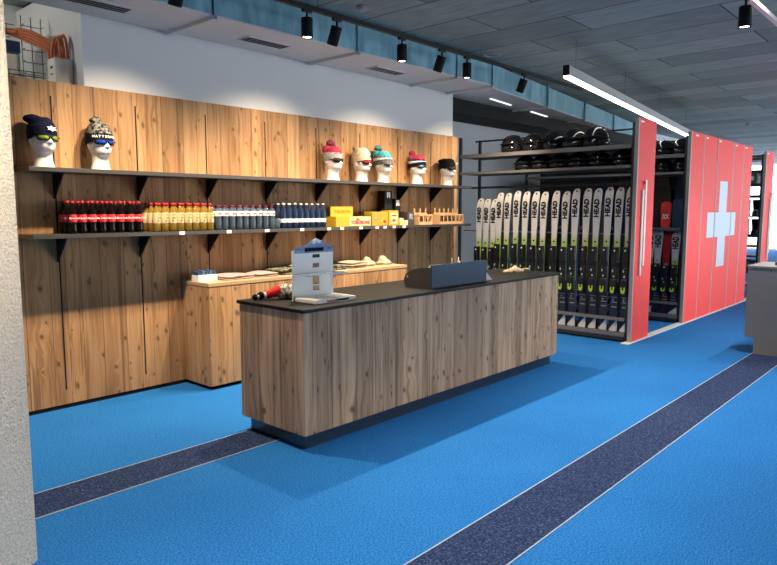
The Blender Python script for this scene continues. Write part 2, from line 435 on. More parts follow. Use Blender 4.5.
# ------------------------------------------------------------------ mannequin heads
SEC = [(0, .070, .064, .068), (.012, .067, .061, .066), (.05, .058, .052, .060), (.09, .055, .052, .060), (.113, .055, .063, .061), (.122, .054, .082, .062), (.135, .060, .096, .068), (.152, .066, .099, .076), (.17, .071, .099, .083), (.187, .074, .099, .089), (.205, .076, .098, .094), (.222, .077, .095, .097), (.24, .078, .096, .099), (.26, .078, .097, .1), (.285, .075, .094, .098), (.31, .068, .082, .09), (.33, .057, .065, .074), (.345, .04, .045, .052), (.352, .018, .02, .024)]
def head_pt(z, hw, fr, bk, th):
    c, s_ = math.cos(th), math.sin(th)          # th=0 -> +x ; front is -y
    y = -s_ * fr if s_ > 0 else -s_ * bk
    x = c * hw
    f = max(0, s_) if True else 0
    a = abs(math.atan2(c, s_))                    # angle from the face's middle
    if s_ > 0:
        nz = math.exp(-((z - .183) / .012) ** 2) * .026 + math.exp(-((z - .2) / .018) ** 2) * .014
        y -= nz * math.exp(-(a / .17) ** 2)
        y += .013 * math.exp(-((z - .219) / .012) ** 2) * math.exp(-((a - .42) / .2) ** 2)
        y -= .006 * math.exp(-((z - .155) / .006) ** 2) * math.exp(-(a / .3) ** 2)
        y -= .005 * math.exp(-((z - .144) / .006) ** 2) * math.exp(-(a / .28) ** 2)
        y -= .006 * math.exp(-((z - .126) / .008) ** 2) * math.exp(-(a / .3) ** 2)
    return Vector((x, y, z))
def interp(z):
    for a, b_ in zip(SEC, SEC[1:]):
        if a[0] <= z <= b_[0]:
            t = (z - a[0]) / (b_[0] - a[0]); return tuple(p + (q - p) * t for p, q in zip(a, b_))
    return SEC[-1]
def mk_head(b):
    zs = [0, .006, .012, .03, .05, .07, .09, .105, .113, .118, .122, .128, .135, .14, .144, .148, .152, .156, .162, .168, .174, .18, .186, .192, .198, .205, .212, .219, .226, .234, .245, .26, .275, .29, .31, .33, .345, .352]
    rs = [[head_pt(*interp(z), 2 * PI * i / 40) for i in range(40)] for z in zs]
    b.rings(rs, 'mannequin')
    for sx in (-1, 1): b.ell((sx * .077, .008, .2), (.008, .017, .027), 'mannequin', seg=10, nz=7)
def hat_shell(b, z0f, z0b, z1, m, k=1.09, top=.37, off=0, nseg=32, folds=0):
    """shell hugging the skull from a tilted brim line up to z1 (or closed at top)"""
    rs = []; N = 9
    for j in range(N + 1):
        t = j / N; ring = []
        for i in range(nseg):
            th = 2 * PI * i / nseg; f = (math.sin(th) + 1) / 2
            zb = z0b + (z0f - z0b) * f
            z = zb + (z1 - zb) * t
            zz = min(.351, .245 + (z - .245) * (.352 - .245) / (top - .245) if z > .245 else z)
            s_ = interp(max(.2, zz)); rr = k + off
            p = head_pt(.3, s_[1], s_[2], s_[3], th); wob = 1 + folds * .02 * math.sin(th * 9 + j)
            ring.append(Vector((p.x * rr * wob, p.y * rr * wob + .006 * (t * 1.0), z)))
        rs.append(ring)
    b.rings(rs, m, cap0=False)
def glasses(parent_mats, style, loc, rz, label):
    t = empty('sunglasses', loc, rz, label, 'sunglasses', 'sunglasses on the mannequin heads')
    fm, lm = parent_mats
    def ring(th0, th1, z0, z1, r0, n=8, rnd=True):
        pts_o, pts_i = [], []
        return
    def patch(b, tha, thb, zc, h, m, off, thick, n=10):
        # a lens: rounded patch wrapped round the face
        top, bot = [], []
        for i in range(n + 1):
            t_ = i / n; th = tha + (thb - tha) * t_
            hh = h * (1 - abs(2 * t_ - 1) ** 3 * .55)
            s_ = interp(.235)
            base = Vector((math.cos(th) * s_[1], -math.sin(th) * s_[2], 0)); d = base.normalized()
            for lst, zz in ((top, zc + hh), (bot, zc - hh * (1.05))):
                lst.append((base * 1.0 + d * off + Vector((0, 0, zz)), base + d * (off + thick) + Vector((0, 0, zz))))
        O = [p[1] for p in top] + [p[1] for p in reversed(bot)]; I = [p[0] for p in top] + [p[0] for p in reversed(bot)]
        vo = [b.bm.verts.new(p) for p in O]; vi = [b.bm.verts.new(p) for p in I]
        k = len(top)
        for i in range(k - 1):
            b.face([vo[i], vo[i + 1], vo[2 * k - 2 - i], vo[2 * k - 1 - i]], m, True); b.face([vi[i], vi[2 * k - 1 - i], vi[2 * k - 2 - i], vi[i + 1]], m, True)
        for i in range(2 * k): b.face([vo[i], vi[i], vi[(i + 1) % (2 * k)], vo[(i + 1) % (2 * k)]], m)
    zc = .219; h = {'shield': .022, 'goggle': .027}.get(style, .0165)
    arcs = [(R(45), R(135))] if style in ('shield', 'goggle') else [(R(42), R(82)), (R(98), R(138))]
    b = MB()
    for a0, a1 in arcs: patch(b, a0 - R(6), a1 + R(6), zc, h + .006, fm, .009, .0045)
    patch(b, R(76), R(104), zc + h * .55, .004, fm, .009, .005, 4)
    b.build('frame', t)
    for a0, a1 in arcs:
        b = MB(); patch(b, a0, a1, zc, h * .92, lm, .0128, .0015); b.build('lens', t)
    for sx in (-1, 1):
        b = MB(); b.box((sx * .075, -.068, zc + .002), (sx * .0825, .0, zc + (.02 if style == 'goggle' else .011)), fm, bev=.001); b.build('temple', t)
    return t
def pom(b, c, r, m):
    b.ell(c, (r, r, r * .95), m, seg=22, nz=13, bumpy=.16)

HX = [(2.02, .12), (2.46, .08), (5.05, .08), (5.5, .1), (5.87, .05), (6.51, .05), (7.135, .05)]
HS = (1.15, 1.12, 1.0)
HW = ['first on the far left', 'second from the left', 'third from the left', 'fourth from the left', 'fifth from the left', 'sixth from the left', 'last on the right end']
HATS = ['navy beanie with white emblem', 'black and white bobble hat', 'grey and pink bobble hat', 'beige beanie', 'grey and turquoise bobble hat', 'navy and pink bobble hat', 'black beret-like cap']
GL = [('black', 'l_lime', 'two', 'lime mirrored sunglasses with black frame on the navy beanie head at far left'), ('k_navy', 'l_blue', 'two', 'blue mirrored sport sunglasses on the head with black and white bobble hat'), ('black', 'l_brown', 'two', 'dark brown sunglasses on the head with grey and pink bobble hat'), ('blackmatt', 'l_red', 'shield', 'large red shield sunglasses on the head with beige beanie'), ('k_dgrey', 'l_grey', 'goggle', 'smoke grey wide goggles on the head with turquoise bobble hat'), ('black', 'l_teal', 'two', 'teal mirrored sunglasses on the head with navy and pink bobble hat'), ('blackmatt', 'l_brown', 'two', 'brown sunglasses on the right-end head with the black cap')]
hb = MB(); mk_head(hb); head0 = None
for i, (x, rz) in enumerate(HX):
    loc = (x, 5.40, ZU)
    if head0 is None: head0 = hb.build('mannequin_head'); o = head0
    else: o = head0.copy(); COL.objects.link(o)
    o.location = loc; o.rotation_euler = (0, 0, rz)
    tag(o, 'white mannequin head in %s, %s' % (HATS[i], HW[i]), 'mannequin head', 'white mannequin heads on the upper shelf')
    h = empty('beret' if i == 6 else 'knit_hat', loc, rz, ['plain navy beanie with white star emblem on the leftmost head', 'black and white patterned bobble hat with white lettering on its cuff', 'bobble hat with grey cuff, pink crown and mauve pompom', 'beige beanie with small dark badge and khaki tuft', 'bobble hat with grey striped cuff and turquoise crown', 'bobble hat with navy striped cuff and pink pompom', 'black cap with white badge on the rightmost head'][i], 'hat', 'hats on the mannequin heads')
    if i == 0:
        b = MB(); hat_shell(b, .235, .185, .318, 'k_navy', 1.12, .40); b.build('cuff', h)
        b = MB(); hat_shell(b, .27, .25, .378, 'k_navy', 1.09, .39, folds=1); b.ell((-.035, .05, .368), (.058, .058, .036), 'k_navy', bumpy=.03); b.build('crown', h)
        b = MB()
        st = [(math.cos(a) * r_ * (1.35), math.sin(a) * r_) for a, r_ in [(PI / 2 + k * PI / 6, .026 if k % 2 == 0 else .013) for k in range(12)]]
        b.prism(st, 'white', frame((1, 0, .0), (0, .35, 1), (.008, -.1115, .287)), .003); b.build('emblem', h)
    elif i == 1:
        b = MB(); hat_shell(b, .235, .185, .295, 'k_black', 1.12, .39); cf = b.build('cuff', h)
        for k, ch in enumerate('MATTERHORN'):
            a = R(90) + (k - 4.5) * R(12.5); r_ = 1.16
            px, py = -math.cos(a) * .0785 * r_, -math.sin(a) * .097 * r_
            nx, ny = -math.cos(a), -math.sin(a)
            text(ch, .026, 'labelwhite', cf, frame((-ny, nx, 0), (0, 0, 1), (px, py + .004, .262)), bold=.0006)
        b = MB(); hat_shell(b, .288, .27, .375, 'k_bw', 1.1, .39, folds=1); b.build('crown', h)
        b = MB(); pom(b, (-.01, .02, .392), .04, 'k_bw'); b.build('pompom', h)
    elif i == 2:
        b = MB(); hat_shell(b, .24, .19, .30, 'k_grey', 1.12, .39); b.build('cuff', h)
        b = MB(); hat_shell(b, .285, .27, .375, 'k_pink', 1.08, .38, folds=1); b.ell((-.035, .045, .335), (.05, .05, .055), 'k_pink'); b.build('crown', h)
        b = MB(); pom(b, (.0, .03, .405), .042, 'k_mauve'); b.build('pompom', h)
    elif i == 3:
        b = MB(); hat_shell(b, .245, .20, .325, 'k_beige', 1.12, .39); b.build('cuff', h)
        b = MB(); hat_shell(b, .29, .27, .385, 'k_beige', 1.1, .40, folds=1); b.build('crown', h)
        b = MB(); pom(b, (-.03, .05, .375), .032, 'k_khaki'); b.build('tuft', h)
        b = MB(); b.box((.012, -.116, .278), (.048, -.105, .308), 'k_black', bev=.003); b.build('badge', h)
    elif i == 4:
        b = MB(); hat_shell(b, .235, .185, .31, 'k_dgrey', 1.12, .39); b.build('cuff', h)
        b = MB(); hat_shell(b, .279, .245, .289, 'k_white', 1.135, .39); b.build('stripe', h)
        b = MB(); hat_shell(b, .295, .28, .37, 'k_turq', 1.08, .385, folds=1); b.ell((-.035, .05, .34), (.045, .045, .05), 'k_turq'); b.build('crown', h)
        b = MB(); pom(b, (-.02, .05, .405), .04, 'k_teal'); b.build('pompom', h)
    elif i == 5:
        b = MB(); hat_shell(b, .235, .18, .31, 'k_navy', 1.12, .39); b.build('cuff', h)
        b = MB(); hat_shell(b, .278, .245, .288, 'k_white', 1.135, .39); b.build('stripe', h)
        b = MB(); hat_shell(b, .295, .28, .365, 'k_pink', 1.08, .385, folds=1); b.ell((-.035, .045, .325), (.05, .05, .05), 'k_mauve'); b.build('crown', h)
        b = MB(); pom(b, (-.03, .05, .385), .038, 'k_pink'); b.build('pompom', h)
    else:
        b = MB(); hat_shell(b, .245, .205, .355, 'k_black', 1.11, .375); b.ell((-.005, .012, .325), (.088, .105, .034), 'k_black'); b.build('crown', h)
        b = MB(); b.box((.02, -.116, .282), (.05, -.104, .298), 'white', bev=.002); b.build('badge', h)
    g = glasses((GL[i][0], GL[i][1]), GL[i][2], loc, rz, GL[i][3])
    for q in (o, h, g): q.scale = HS

# ------------------------------------------------------------------ bottles
def bottle(kind):
    t = empty('bottle', (0, 0, 0)); b = MB()
    if kind == 'cola':
        b.lathe([(.0, 0), (.026, 0), (.031, .008), (.032, .03), (.028, .055), (.032, .085), (.032, .15), (.029, .175), (.018, .208), (.0125, .225), (.0125, .236)], 'cola', seg=16); b.build('body', t)
        b = MB(); b.lathe([(.0327, .09), (.0329, .092), (.0329, .147), (.0327, .149)], 'labelred', seg=20); lb = b.build('wrapper', t)
        text('Coca-Cola', .0195, 'labelwhite', lb, frame((1, 0, 0), (0, 0, 1), (0, -.0332, .121)), bold=.0002)
        b = MB(); b.lathe([(.0145, .236), (.0155, .238), (.0155, .254), (.0125, .257)], 'capred', seg=14); b.build('cap', t); h = .257
    elif kind == 'amber':
        b.lathe([(.0, 0), (.027, 0), (.033, .01), (.033, .07), (.0315, .1), (.033, .13), (.031, .165), (.02, .2), (.0125, .212), (.0125, .222)], 'amber', seg=16); b.build('body', t)
        b = MB(); b.lathe([(.0337, .072), (.0339, .074), (.0339, .16), (.0337, .162)], 'labelcream', seg=20); lb = b.build('wrapper', t)
        b = MB(); b.ell((0, -.034, .122), (.018, .0025, .012), 'labelgreen', seg=10, nz=5); b.box((-.016, -.0355, .142), (.012, -.0335, .147), 'redtext'); b.box((-.02, -.0352, .088), (-.004, -.0332, .1), 'redtext'); b.build('print', lb)
        b = MB(); b.lathe([(.0145, .222), (.0165, .224), (.0165, .244), (.0125, .248)], 'capred', seg=14); b.build('cap', t); h = .248
    elif kind == 'water':
        b.lathe([(.0, 0), (.026, 0), (.031, .008), (.029, .04), (.031, .07), (.029, .1), (.031, .125), (.031, .17), (.024, .192), (.0125, .206), (.0125, .212)], 'water', seg=16); b.build('body', t)
        b = MB(); b.lathe([(.0317, .128), (.0319, .13), (.0319, .172), (.0317, .174)], 'labelwhite', seg=20); lb = b.build('wrapper', t)
        b = MB(); b.box((-.022, -.0335, .146), (.02, -.0312, .157), 'redtext'); b.build('print', lb)
        b = MB(); b.lathe([(.0145, .212), (.0155, .214), (.0155, .228), (.0125, .231)], 'capwine', seg=14); b.build('cap', t)
    else:
        b.lathe([(.0, 0), (.027, 0), (.032, .01), (.032, .09), (.029, .12), (.032, .145), (.026, .185), (.0135, .222), (.0125, .236)], 'darkwater', seg=16); b.build('body', t)
        b = MB(); b.lathe([(.0327, .058), (.0329, .06), (.0329, .094), (.0327, .096)], 'labelwhite', seg=20); lb = b.build('wrapper', t)
        b = MB(); b.box((-.02, -.0345, .074), (.018, -.0322, .08), 'grey'); b.build('print', lb)
        b = MB(); b.lathe([(.0145, .236), (.0155, .238), (.0155, .25), (.0125, .253)], 'capsilver', seg=14); b.build('cap', t)
    return t
ROW = ['front', 'middle', 'back']
def bottles(kind, x0, x1, n, desc, grp):
    p = bottle(kind); first = True
    for r in range(3):
        for k in range(n):
            o = p if first else copy_tree(p); first = False
            o.location = (x0 + (x1 - x0) * k / (n - 1) + random.uniform(-.003, .003), 5.295 + r * .085, ZL); o.rotation_euler = (0, 0, random.uniform(-.12, .32))
            tag(o, '%s, %s from left in the %s row' % (desc, ORD[k], ROW[r]), 'bottle', grp)
bottles('cola', 2.172, 2.715, 8, 'dark cola bottle with red label', 'cola bottles on the lower shelf')
bottles('amber', 2.875, 3.405, 8, 'amber drink bottle with cream label', 'amber drink bottles on the lower shelf')
bottles('water', 3.49, 4.11, 9, 'clear water bottle with wine-red cap', 'clear water bottles on the lower shelf')
bottles('dark', 4.255, 4.80, 8, 'dark blue water bottle with silver cap', 'blue water bottles on the lower shelf')
b = MB(); b.lathe([(0, 0), (.03, 0), (.034, .01), (.034, .07), (.02, .09), (.02, .1)], 'water', seg=14)
tag(b.build('jar', loc=(4.165, 5.285, ZL)), 'small clear jar standing between clear and dark blue bottles', 'jar')

# ------------------------------------------------------------------ boxes on the lower shelf
Z = ZL
t = empty('chocolate_box', (5.27, 5.36, Z), 0, 'large yellow chocolate display box with raised header and red print', 'box')
b = MB(); b.box((-.275, -.06, 0), (.28, .09, .112), 'yellow', bev=.002); b.build('tray', t)
b = MB(); b.box((-.27, .03, .113), (.075, .04, .222), 'yellow'); hd = b.build('header', t)
text('TOBLERONE', .046, 'gold', hd, frame((1, 0, 0), (0, 0, 1), (-.10, .0292, .165)), bold=.0005)
b = MB(); b.box((-.07, -.0625, .006), (.275, -.0602, .108), 'labelcream')
b.prism([(.03, .066), (.10, .066), (.06, .1)], 'redtext', frame((1, 0, 0), (0, 0, 1), (0, -.0627, 0)), .0015)
pr = b.build('front_print', t); text('TOBLERONE', .053, 'redtext', pr, frame((1, 0, 0), (0, 0, 1), (.105, -.0635, .042)), bold=.002)
t = empty('gift_box', (5.72, 5.36, Z), 0, 'olive gold gift box with a yellow diamond and red spot', 'box')
b = MB(); b.box((-.14, -.05, 0), (.138, .08, .165), 'olive', bev=.003); b.build('body', t)
b = MB(); b.prism([(.0, .06), (.09, .135), (.125, .05), (.05, .01)], 'yellow', frame((1, 0, 0), (0, 0, 1), (0, -.052, 0)), -.0015); b.ell((.075, -.0525, .05), (.026, .003, .022), 'redtext', seg=10, nz=5); b.ell((-.08, -.051, .09), (.02, .002, .016), 'grey', seg=10, nz=5); b.build('front_print', t)
t = empty('picture_box', (5.95, 5.35, Z), 0, 'upright yellow box with a picture panel beside the olive gold box', 'box')
b = MB(); b.box((-.087, -.05, 0), (.085, .08, .178), 'yellow', bev=.003); b.build('body', t)
b = MB(); b.box((-.06, -.0525, .02), (.065, -.0505, .15), 'labelcream'); b.ell((.0, -.053, .06), (.03, .002, .02), 'redtext', seg=10, nz=5); b.box((-.04, -.0535, .11), (.045, -.052, .125), 'darkgrey'); b.build('picture', t)
for k, (x, h_) in enumerate(((6.075, .085), (6.155, .06))):
    b = MB(); b.box((-.036, -.04, 0), (.036, .04, h_), 'labelcream', bev=.002); bx = b.build('small_carton', loc=(x, 5.32, Z))
    tag(bx, ('taller' if k == 0 else 'lower') + ' small cream carton right of the yellow picture box', 'carton', 'small cream cartons')
BB = [((5.975, 5.46, Z), .16, .2, 'lower left box of the black stack behind the yellow boxes', 0), ((5.965, 5.46, Z + .2005), .135, .215, 'tall black box with white tag, topmost of the stack', 1), ((6.165, 5.46, Z), .19, .165, 'lower right box of the black stack, behind the small cartons', 0), ((6.135, 5.46, Z + .1655), .10, .155, 'black box with white tag on the lower right box', 1), ((6.27, 5.36, Z), .13, .155, 'dark grey box with pale tag at the right front of the black stack', 2)]
for (loc, w_, h_, lab, wt) in BB:
    t = empty('gift_carton', loc, 0, lab, 'box', 'black cartons on the lower shelf')
    b = MB(); b.box((-w_ / 2, -.06, 0), (w_ / 2, .06, h_), 'darkgrey' if wt == 2 else 'black', bev=.003); b.build('body', t)
    if wt:
        b = MB(); b.prism([(-.03, -.035), (-.012, -.035), (0, -.012), (.012, -.035), (.03, -.035), (.03, .035), (-.03, .035)], 'labelwhite' if wt == 1 else 'k_grey', frame((1, 0, 0), (0, 0, 1), (.0, -.0605, h_ - .05)), .0015); b.build('tag', t)
def slat_rack(x, n, w_, lab):
    t = empty('slatted_bottle_crate', (x, 5.36, Z), 0, lab, 'crate', 'small wooden crates on the lower shelf')
    b = MB(); b.box((-w_ / 2, -.07, 0), (w_ / 2, -.06, .035), 'lightwood'); b.box((-w_ / 2, -.07, .112), (w_ / 2, -.06, .128), 'lightwood')
    for k in range(n + 1):
        xx = -w_ / 2 + .006 + (w_ - .012) * k / n; b.box((xx - .006, -.07, .03), (xx + .006, -.06, .115), 'lightwood')
    b.build('front_slats', t)
    b = MB(); b.box((-w_ / 2, -.06, 0), (w_ / 2, .09, .012), 'lightwood'); b.box((-w_ / 2, -.06, .012), (-w_ / 2 + .008, .09, .128), 'lightwood'); b.box((w_ / 2 - .008, -.06, .012), (w_ / 2, .09, .128), 'lightwood'); b.build('tray', t)
    b = MB(); b.box((-w_ / 2, .02, .128), (w_ / 2, .03, .15), 'lightwood')
    for k in range(n):
        xx = -w_ / 2 + .02 + (w_ - .04) * k / max(1, n - 1); b.box((xx - .009, .02, .15), (xx + .009, .03, .205), 'lightwood')
    b.build('back_slats', t)
    return t
slat_rack(6.55, 3, .27, 'small wooden crate with dark bottles, left of the two at the shelf end')
slat_rack(7.10, 6, .53, 'wide wooden crate with dark bottles at the right shelf end')
def mini(x, y, z, lab, grp):
    b = MB(); b.lathe([(0, 0), (.015, 0), (.018, .006), (.018, .05), (.008, .072), (.008, .092)], 'blackgloss', seg=10)
    tag(b.build('mini_bottle', loc=(x, y, z)), lab, 'bottle', grp)
for k in range(3): mini(6.55 + (k - 1) * .083, 5.335, Z + .0125, 'dark miniature bottle in the small wooden crate, %s from the left' % ORD[k], 'miniature bottles in the crates')
for k in range(6): mini(7.10 + (k - 2.5) * .086, 5.335, Z + .0125, 'dark miniature bottle in the wide wooden crate, %s from the left' % ORD[k], 'miniature bottles in the crates')

# ------------------------------------------------------------------ low cabinet
CX0, CX1, CY0 = 3.254, 5.98, 5.119
t = empty('low_cabinet', ((CX0 + CX1) / 2, CY0, 0), 0, 'low spruce cabinet with plywood top edge standing against the wooden wall', 'cabinet')
def loc_box(b, a, c, m, o, bev=0): b.box([p - q for p, q in zip(a, o)], [p - q for p, q in zip(c, o)], m, bev)
o3 = t.location
b = MB(); loc_box(b, (CX0, CY0 + .02, .035), (CX1, YW - .003, .95), 'wood', o3); b.build('body', t)
b = MB(); loc_box(b, (CX0 - .004, CY0 - .004, .9505), (CX1 + .004, YW - .003, .984), 'ply', o3, .002); b.build('top', t)
b = MB(); loc_box(b, (CX0 + .02, CY0 + .04, 0), (CX1 - .02, YW - .01, .034), 'blackmatt', o3); b.build('plinth', t)
nd = 4
for k in range(nd):
    x0 = CX0 + (CX1 - CX0) * k / nd + .002; x1 = CX0 + (CX1 - CX0) * (k + 1) / nd - .002
    b = MB(); loc_box(b, (x0, CY0, .036), (x1, CY0 + .0195, .949), 'wood', o3, .0015); d = b.build('door', t)
    if k == 1:
        b = MB(); b.cyl((4.06 - o3[0], -.001, .885), (4.06 - o3[0], -.014, .885), .009, 'alu'); b.build('lock', d)
        b = MB(); b.box((4.048 - o3[0], -.03, .882), (4.072 - o3[0], -.0145, .888), 'alu'); b.box((4.052 - o3[0], -.024, .82), (4.075 - o3[0], -.020, .881), 'labelwhite'); b.build('key', d)
ZC = .9845
t = empty('postcard_box', (3.375, 5.37, ZC), 0, 'small white and blue printed box on the cabinet left end', 'box')
b = MB(); b.box((-.1, -.06, 0), (.1, .06, .055), 'labelwhite', bev=.002); b.build('tray', t)
b = MB()
for k in range(5): b.box((-.095 + k * .04, -.045, .0555), (-.065 + k * .04, .05, .085 + .01 * (k % 2)), 'bluecable' if k % 2 else 'steelblue')
b.build('cards', t)
def folded(name, x, y, w_, d_, n, h_, m, lab, cat, rz=0, grp=None):
    t = empty(name, (x, y, ZC), rz, lab, cat, grp); z = 0
    for k in range(n):
        b = MB(); rs = []
        N = 28; jx, jy = random.uniform(-.012, .012), random.uniform(-.01, .01)
        for zz, ins in ((0, .01), (.25, 0), (.75, 0), (1, .012)):
            ring = []
            for i in range(N):
                a = 2 * PI * i / N; c, s_ = math.cos(a), math.sin(a)
                ex = math.copysign(abs(c) ** .35, c) * (w_ / 2 - ins); ey = math.copysign(abs(s_) ** .35, s_) * (d_ / 2 - ins)
                ring.append((ex + jx + random.uniform(-.003, .003), ey + jy, z + h_ * zz + (.006 * math.sin(ex * 22 + k) if zz > .5 and n > 0 else 0)))
            rs.append(ring)
        b.rings(rs, m); b.build('folded_layer', t); z += h_ + .0062
    return t
folded('folded_shirt', 3.66, 5.34, .36, .30, 2, .018, 'shirtpink', 'pile of folded dusty pink shirts, the left one on the cabinet', 'shirt', .05, 'folded pink shirts')
folded('folded_shirt', 3.985, 5.33, .25, .30, 2, .016, 'shirtpink', 'pile of folded dusty pink shirts next to the dark patterned cloth', 'shirt', -.1, 'folded pink shirts')
folded('folded_scarf', 4.27, 5.33, .27, .28, 2, .028, 'pattern', 'folded black and olive patterned cloth on the low cabinet', 'cloth', .1)
folded('folded_towel', 4.56, 5.36, .26, .28, 3, .022, 'creamcloth', 'stack of cream cloths behind the white display stand', 'cloth', 0)
folded('folded_scarf', 4.93, 5.35, .36, .28, 2, .022, 'pattern', 'folded dark cloth right of the white display stand', 'cloth', -.1)
folded('folded_towel', 5.28, 5.36, .30, .28, 3, .02, 'creamcloth', 'stack of cream cloths in the middle of the cabinet, right of the dark cloth', 'cloth', .05)
for k, (x, sc) in enumerate(((5.56, 1.0), (5.83, 1.05))):
    b = MB(); rs = []
    prof = [(.075, 0), (.085, .02), (.07, .045), (.045, .06), (.03, .085), (.012, .105)]
    for r_, z_ in prof: rs.append([((r_ * sc + random.uniform(-.012, .012)) * math.cos(2 * PI * i / 14) * 1.2 - (.02 if z_ > .05 else 0), (r_ * sc + random.uniform(-.01, .01)) * math.sin(2 * PI * i / 14), z_ + (random.uniform(-.008, .008) if z_ > 0 else 0)) for i in range(14)])
    b.rings(rs, 'creamcloth', smooth=False)
    tag(b.build('crumpled_cloth', loc=(x, 5.36, ZC)), 'crumpled cream cloth on the cabinet, ' + ('second from its right end' if k == 0 else 'nearest its right end'), 'cloth', 'crumpled cream cloths')

# ------------------------------------------------------------------ counter
KX0, KX1, KY0, KY1 = 2.815, 6.333, 3.309, 4.028
t = empty('sales_counter', ((KX0 + KX1) / 2, (KY0 + KY1) / 2, 0), 0, 'long sales counter of grey brown boards with black worktop', 'counter')
o3 = t.location
b = MB(); loc_box(b, (KX0, KY0, .11), (KX1, KY1, .955), 'wood_counter', o3, .002); b.build('body', t)
b = MB(); loc_box(b, (KX0 - .012, KY0 - .012, .9555), (KX1 + .012, KY1 + .02, .98), 'worktop', o3, .003); b.build('worktop', t)
b = MB(); loc_box(b, (KX0 + .045, KY0 + .05, 0), (KX1 - .05, KY1 - .05, .1095), 'kick', o3); b.build('kick_plate', t)
ZK = .9805
# acrylic display stand
t = empty('display_stand', (3.23, 3.66, ZK), 0, 'white acrylic display stand with blue mountain header on the counter left end', 'display stand')
b = MB(); b.box((-.21, 0, 0), (.185, .012, .368), 'acrylic', bev=.002); b.box((-.021, -.0015, .308), (.048, 0, .333), 'black')
b.build('back_panel', t)
b = MB(); b.prism([(-.19, .345), (.185, .345), (.185, .392), (.115, .40), (.07, .43), (.01, .452), (-.03, .432), (-.085, .40), (-.17, .392), (-.19, .38)], 'mount', frame((1, 0, 0), (0, 0, 1), (0, -.0005, 0)), .006); hd = b.build('header', t)
b = MB()
xx = -.10
for wd in (.02, .012, .022, .014, .02, .012, .022, .018, .014): b.box((xx, -.0082, .356), (xx + wd, -.0066, .383), 'k_navy'); xx += wd + .0035
b.ell((.14, -.0068, .375), (.012, .002, .01), 'redtext', seg=10, nz=5); b.build('lettering', hd)
b = MB(); b.box((-.2, -.24, 0), (.19, -.001, .03), 'white', bev=.006); tr = b.build('base_tray', t)
b = MB(); xx = -.10
for k, wd in enumerate((.012, .016, .014, .012, .018, .014, .018, .016, .014, .018, .012, .016)): b.box((xx, -.2412, .008), (xx + wd, -.2401, .0215), 'redtext' if k < 5 else 'k_navy'); xx += wd + .003
b.build('lettering', tr)
b = MB(); b.box((-.2, -.15, .195), (.19, -.0045, .199), 'clear'); b.box((-.2, -.153, .188), (.19, -.1505, .208), 'clear'); sh = b.build('ledge', t)
b = MB(); b.box((.03, -.1545, .192), (.15, -.1533, .204), 'crossgrey'); b.build('lettering', sh)
for k, (z0, z1, m) in enumerate(((.235, .268, 'shirtpink'), (.115, .175, 'lightwood'), (.068, .10, 'lightwood'))):
    b = MB(); b.box((-.02, -.0028, z0), (.04, -.0003, z1), m)
    if k: b.box((-.015, -.0034, z0 - .002), (.042, -.0029, z0 + .004), 'darkgrey')
    b.build('picture_card', t)
# plush toy
t = empty('plush_toy', (3.05, 3.86, ZK), R(-20), 'small plush toy in red, white and black lying on the counter left end', 'toy')
b = MB(); b.ell((.05, 0, .055), (.085, .06, .055), 'fluff', bumpy=.09, seg=20, nz=12); b.build('body', t)
b = MB(); b.rings([[(x, r_ * math.cos(2 * PI * i / 14), max(.001, z + r_ * .8 * math.sin(2 * PI * i / 14))) for i in range(14)] for x, r_, z in ((.0, .05, .062), (-.04, .046, .052), (-.08, .038, .038), (-.105, .032, .03))], 'redfelt'); b.build('red_vest', t)
b = MB(); b.rings([[(x, r_ * math.cos(2 * PI * i / 14), max(.001, .03 + r_ * .8 * math.sin(2 * PI * i / 14))) for i in range(14)] for x, r_ in ((-.105, .034), (-.118, .034))], 'k_white'); b.build('collar', t)
b = MB(); b.ell((-.14, 0, .032), (.026, .03, .0318), 'k_black'); b.ell((-.18, 0, .024), (.025, .024, .0235), 'k_black'); b.ell((-.162, -.018, .028), (.012, .01, .014), 'k_white'); b.build('head', t)
b = MB(); b.ell((.07, -.055, .032), (.038, .03, .0315), 'pattern', bumpy=.1); b.build('paw', t)
# till enclosure
t = empty('till_enclosure', (4.72, 3.41, ZK), 0, 'dark till enclosure with blue grey front panel on the counter', 'till screen')
b = MB(); b.box((-.41, 0, 0), (.405, .016, .197), 'steelblue', bev=.001); b.build('front_panel', t)
prof = [(.0165, 0), (.29, 0), (.305, .012), (.312, .06), (.297, .097), (.255, .13), (.2, .153), (.12, .17), (.0165, .176)]
for x, n in ((-.41, 'side_panel'), (.39, 'side_panel')):
    b = MB(); b.prism(prof, 'darkgrey', frame((0, 1, 0), (0, 0, 1), (x, 0, 0)), .014)
    sp = b.build(n, t)
b = MB(); b.ell((-.4115, .27, .085), (.002, .012, .012), 'lightwood', seg=10, nz=5); b.build('knob', t)
t = empty('receipt_printer', (4.55, 3.56, ZK), 0, 'white receipt printer behind the dark till panel', 'printer')
b = MB(); b.box((-.09, -.1, 0), (.12, .1, .13), 'white', bev=.012); b.build('body', t)
b = MB(); b.cyl((-.07, .0, .155), (.10, .0, .155), .024, 'paper', seg=18); b.build('paper_roll', t)
t = empty('pen_holder', (4.9, 3.6, ZK), 0, 'pen cup with pens behind the dark till panel', 'pen cup')
b = MB(); b.lathe([(0, 0), (.034, 0), (.036, .11), (.032, .11)], 'grey', seg=14); b.build('cup', t)
for k in range(4):
    b = MB(); a = k * 1.6; b.cyl((.01 * math.cos(a), .01 * math.sin(a), .02), (.045 * math.cos(a), .045 * math.sin(a), .225 - .01 * k), .0045, ['white', 'alu', 'black', 'white'][k], seg=8); b.build('pen', t)
b = MB(); b.prism([(0, 0), (.11, 0), (.02, .105)], 'paper', frame((1, 0, 0), (0, .3, 1), (5.16, 3.445, ZK)), .004)
tag(b.build('price_card'), 'white card leaning at the right end of the dark till panel', 'card')
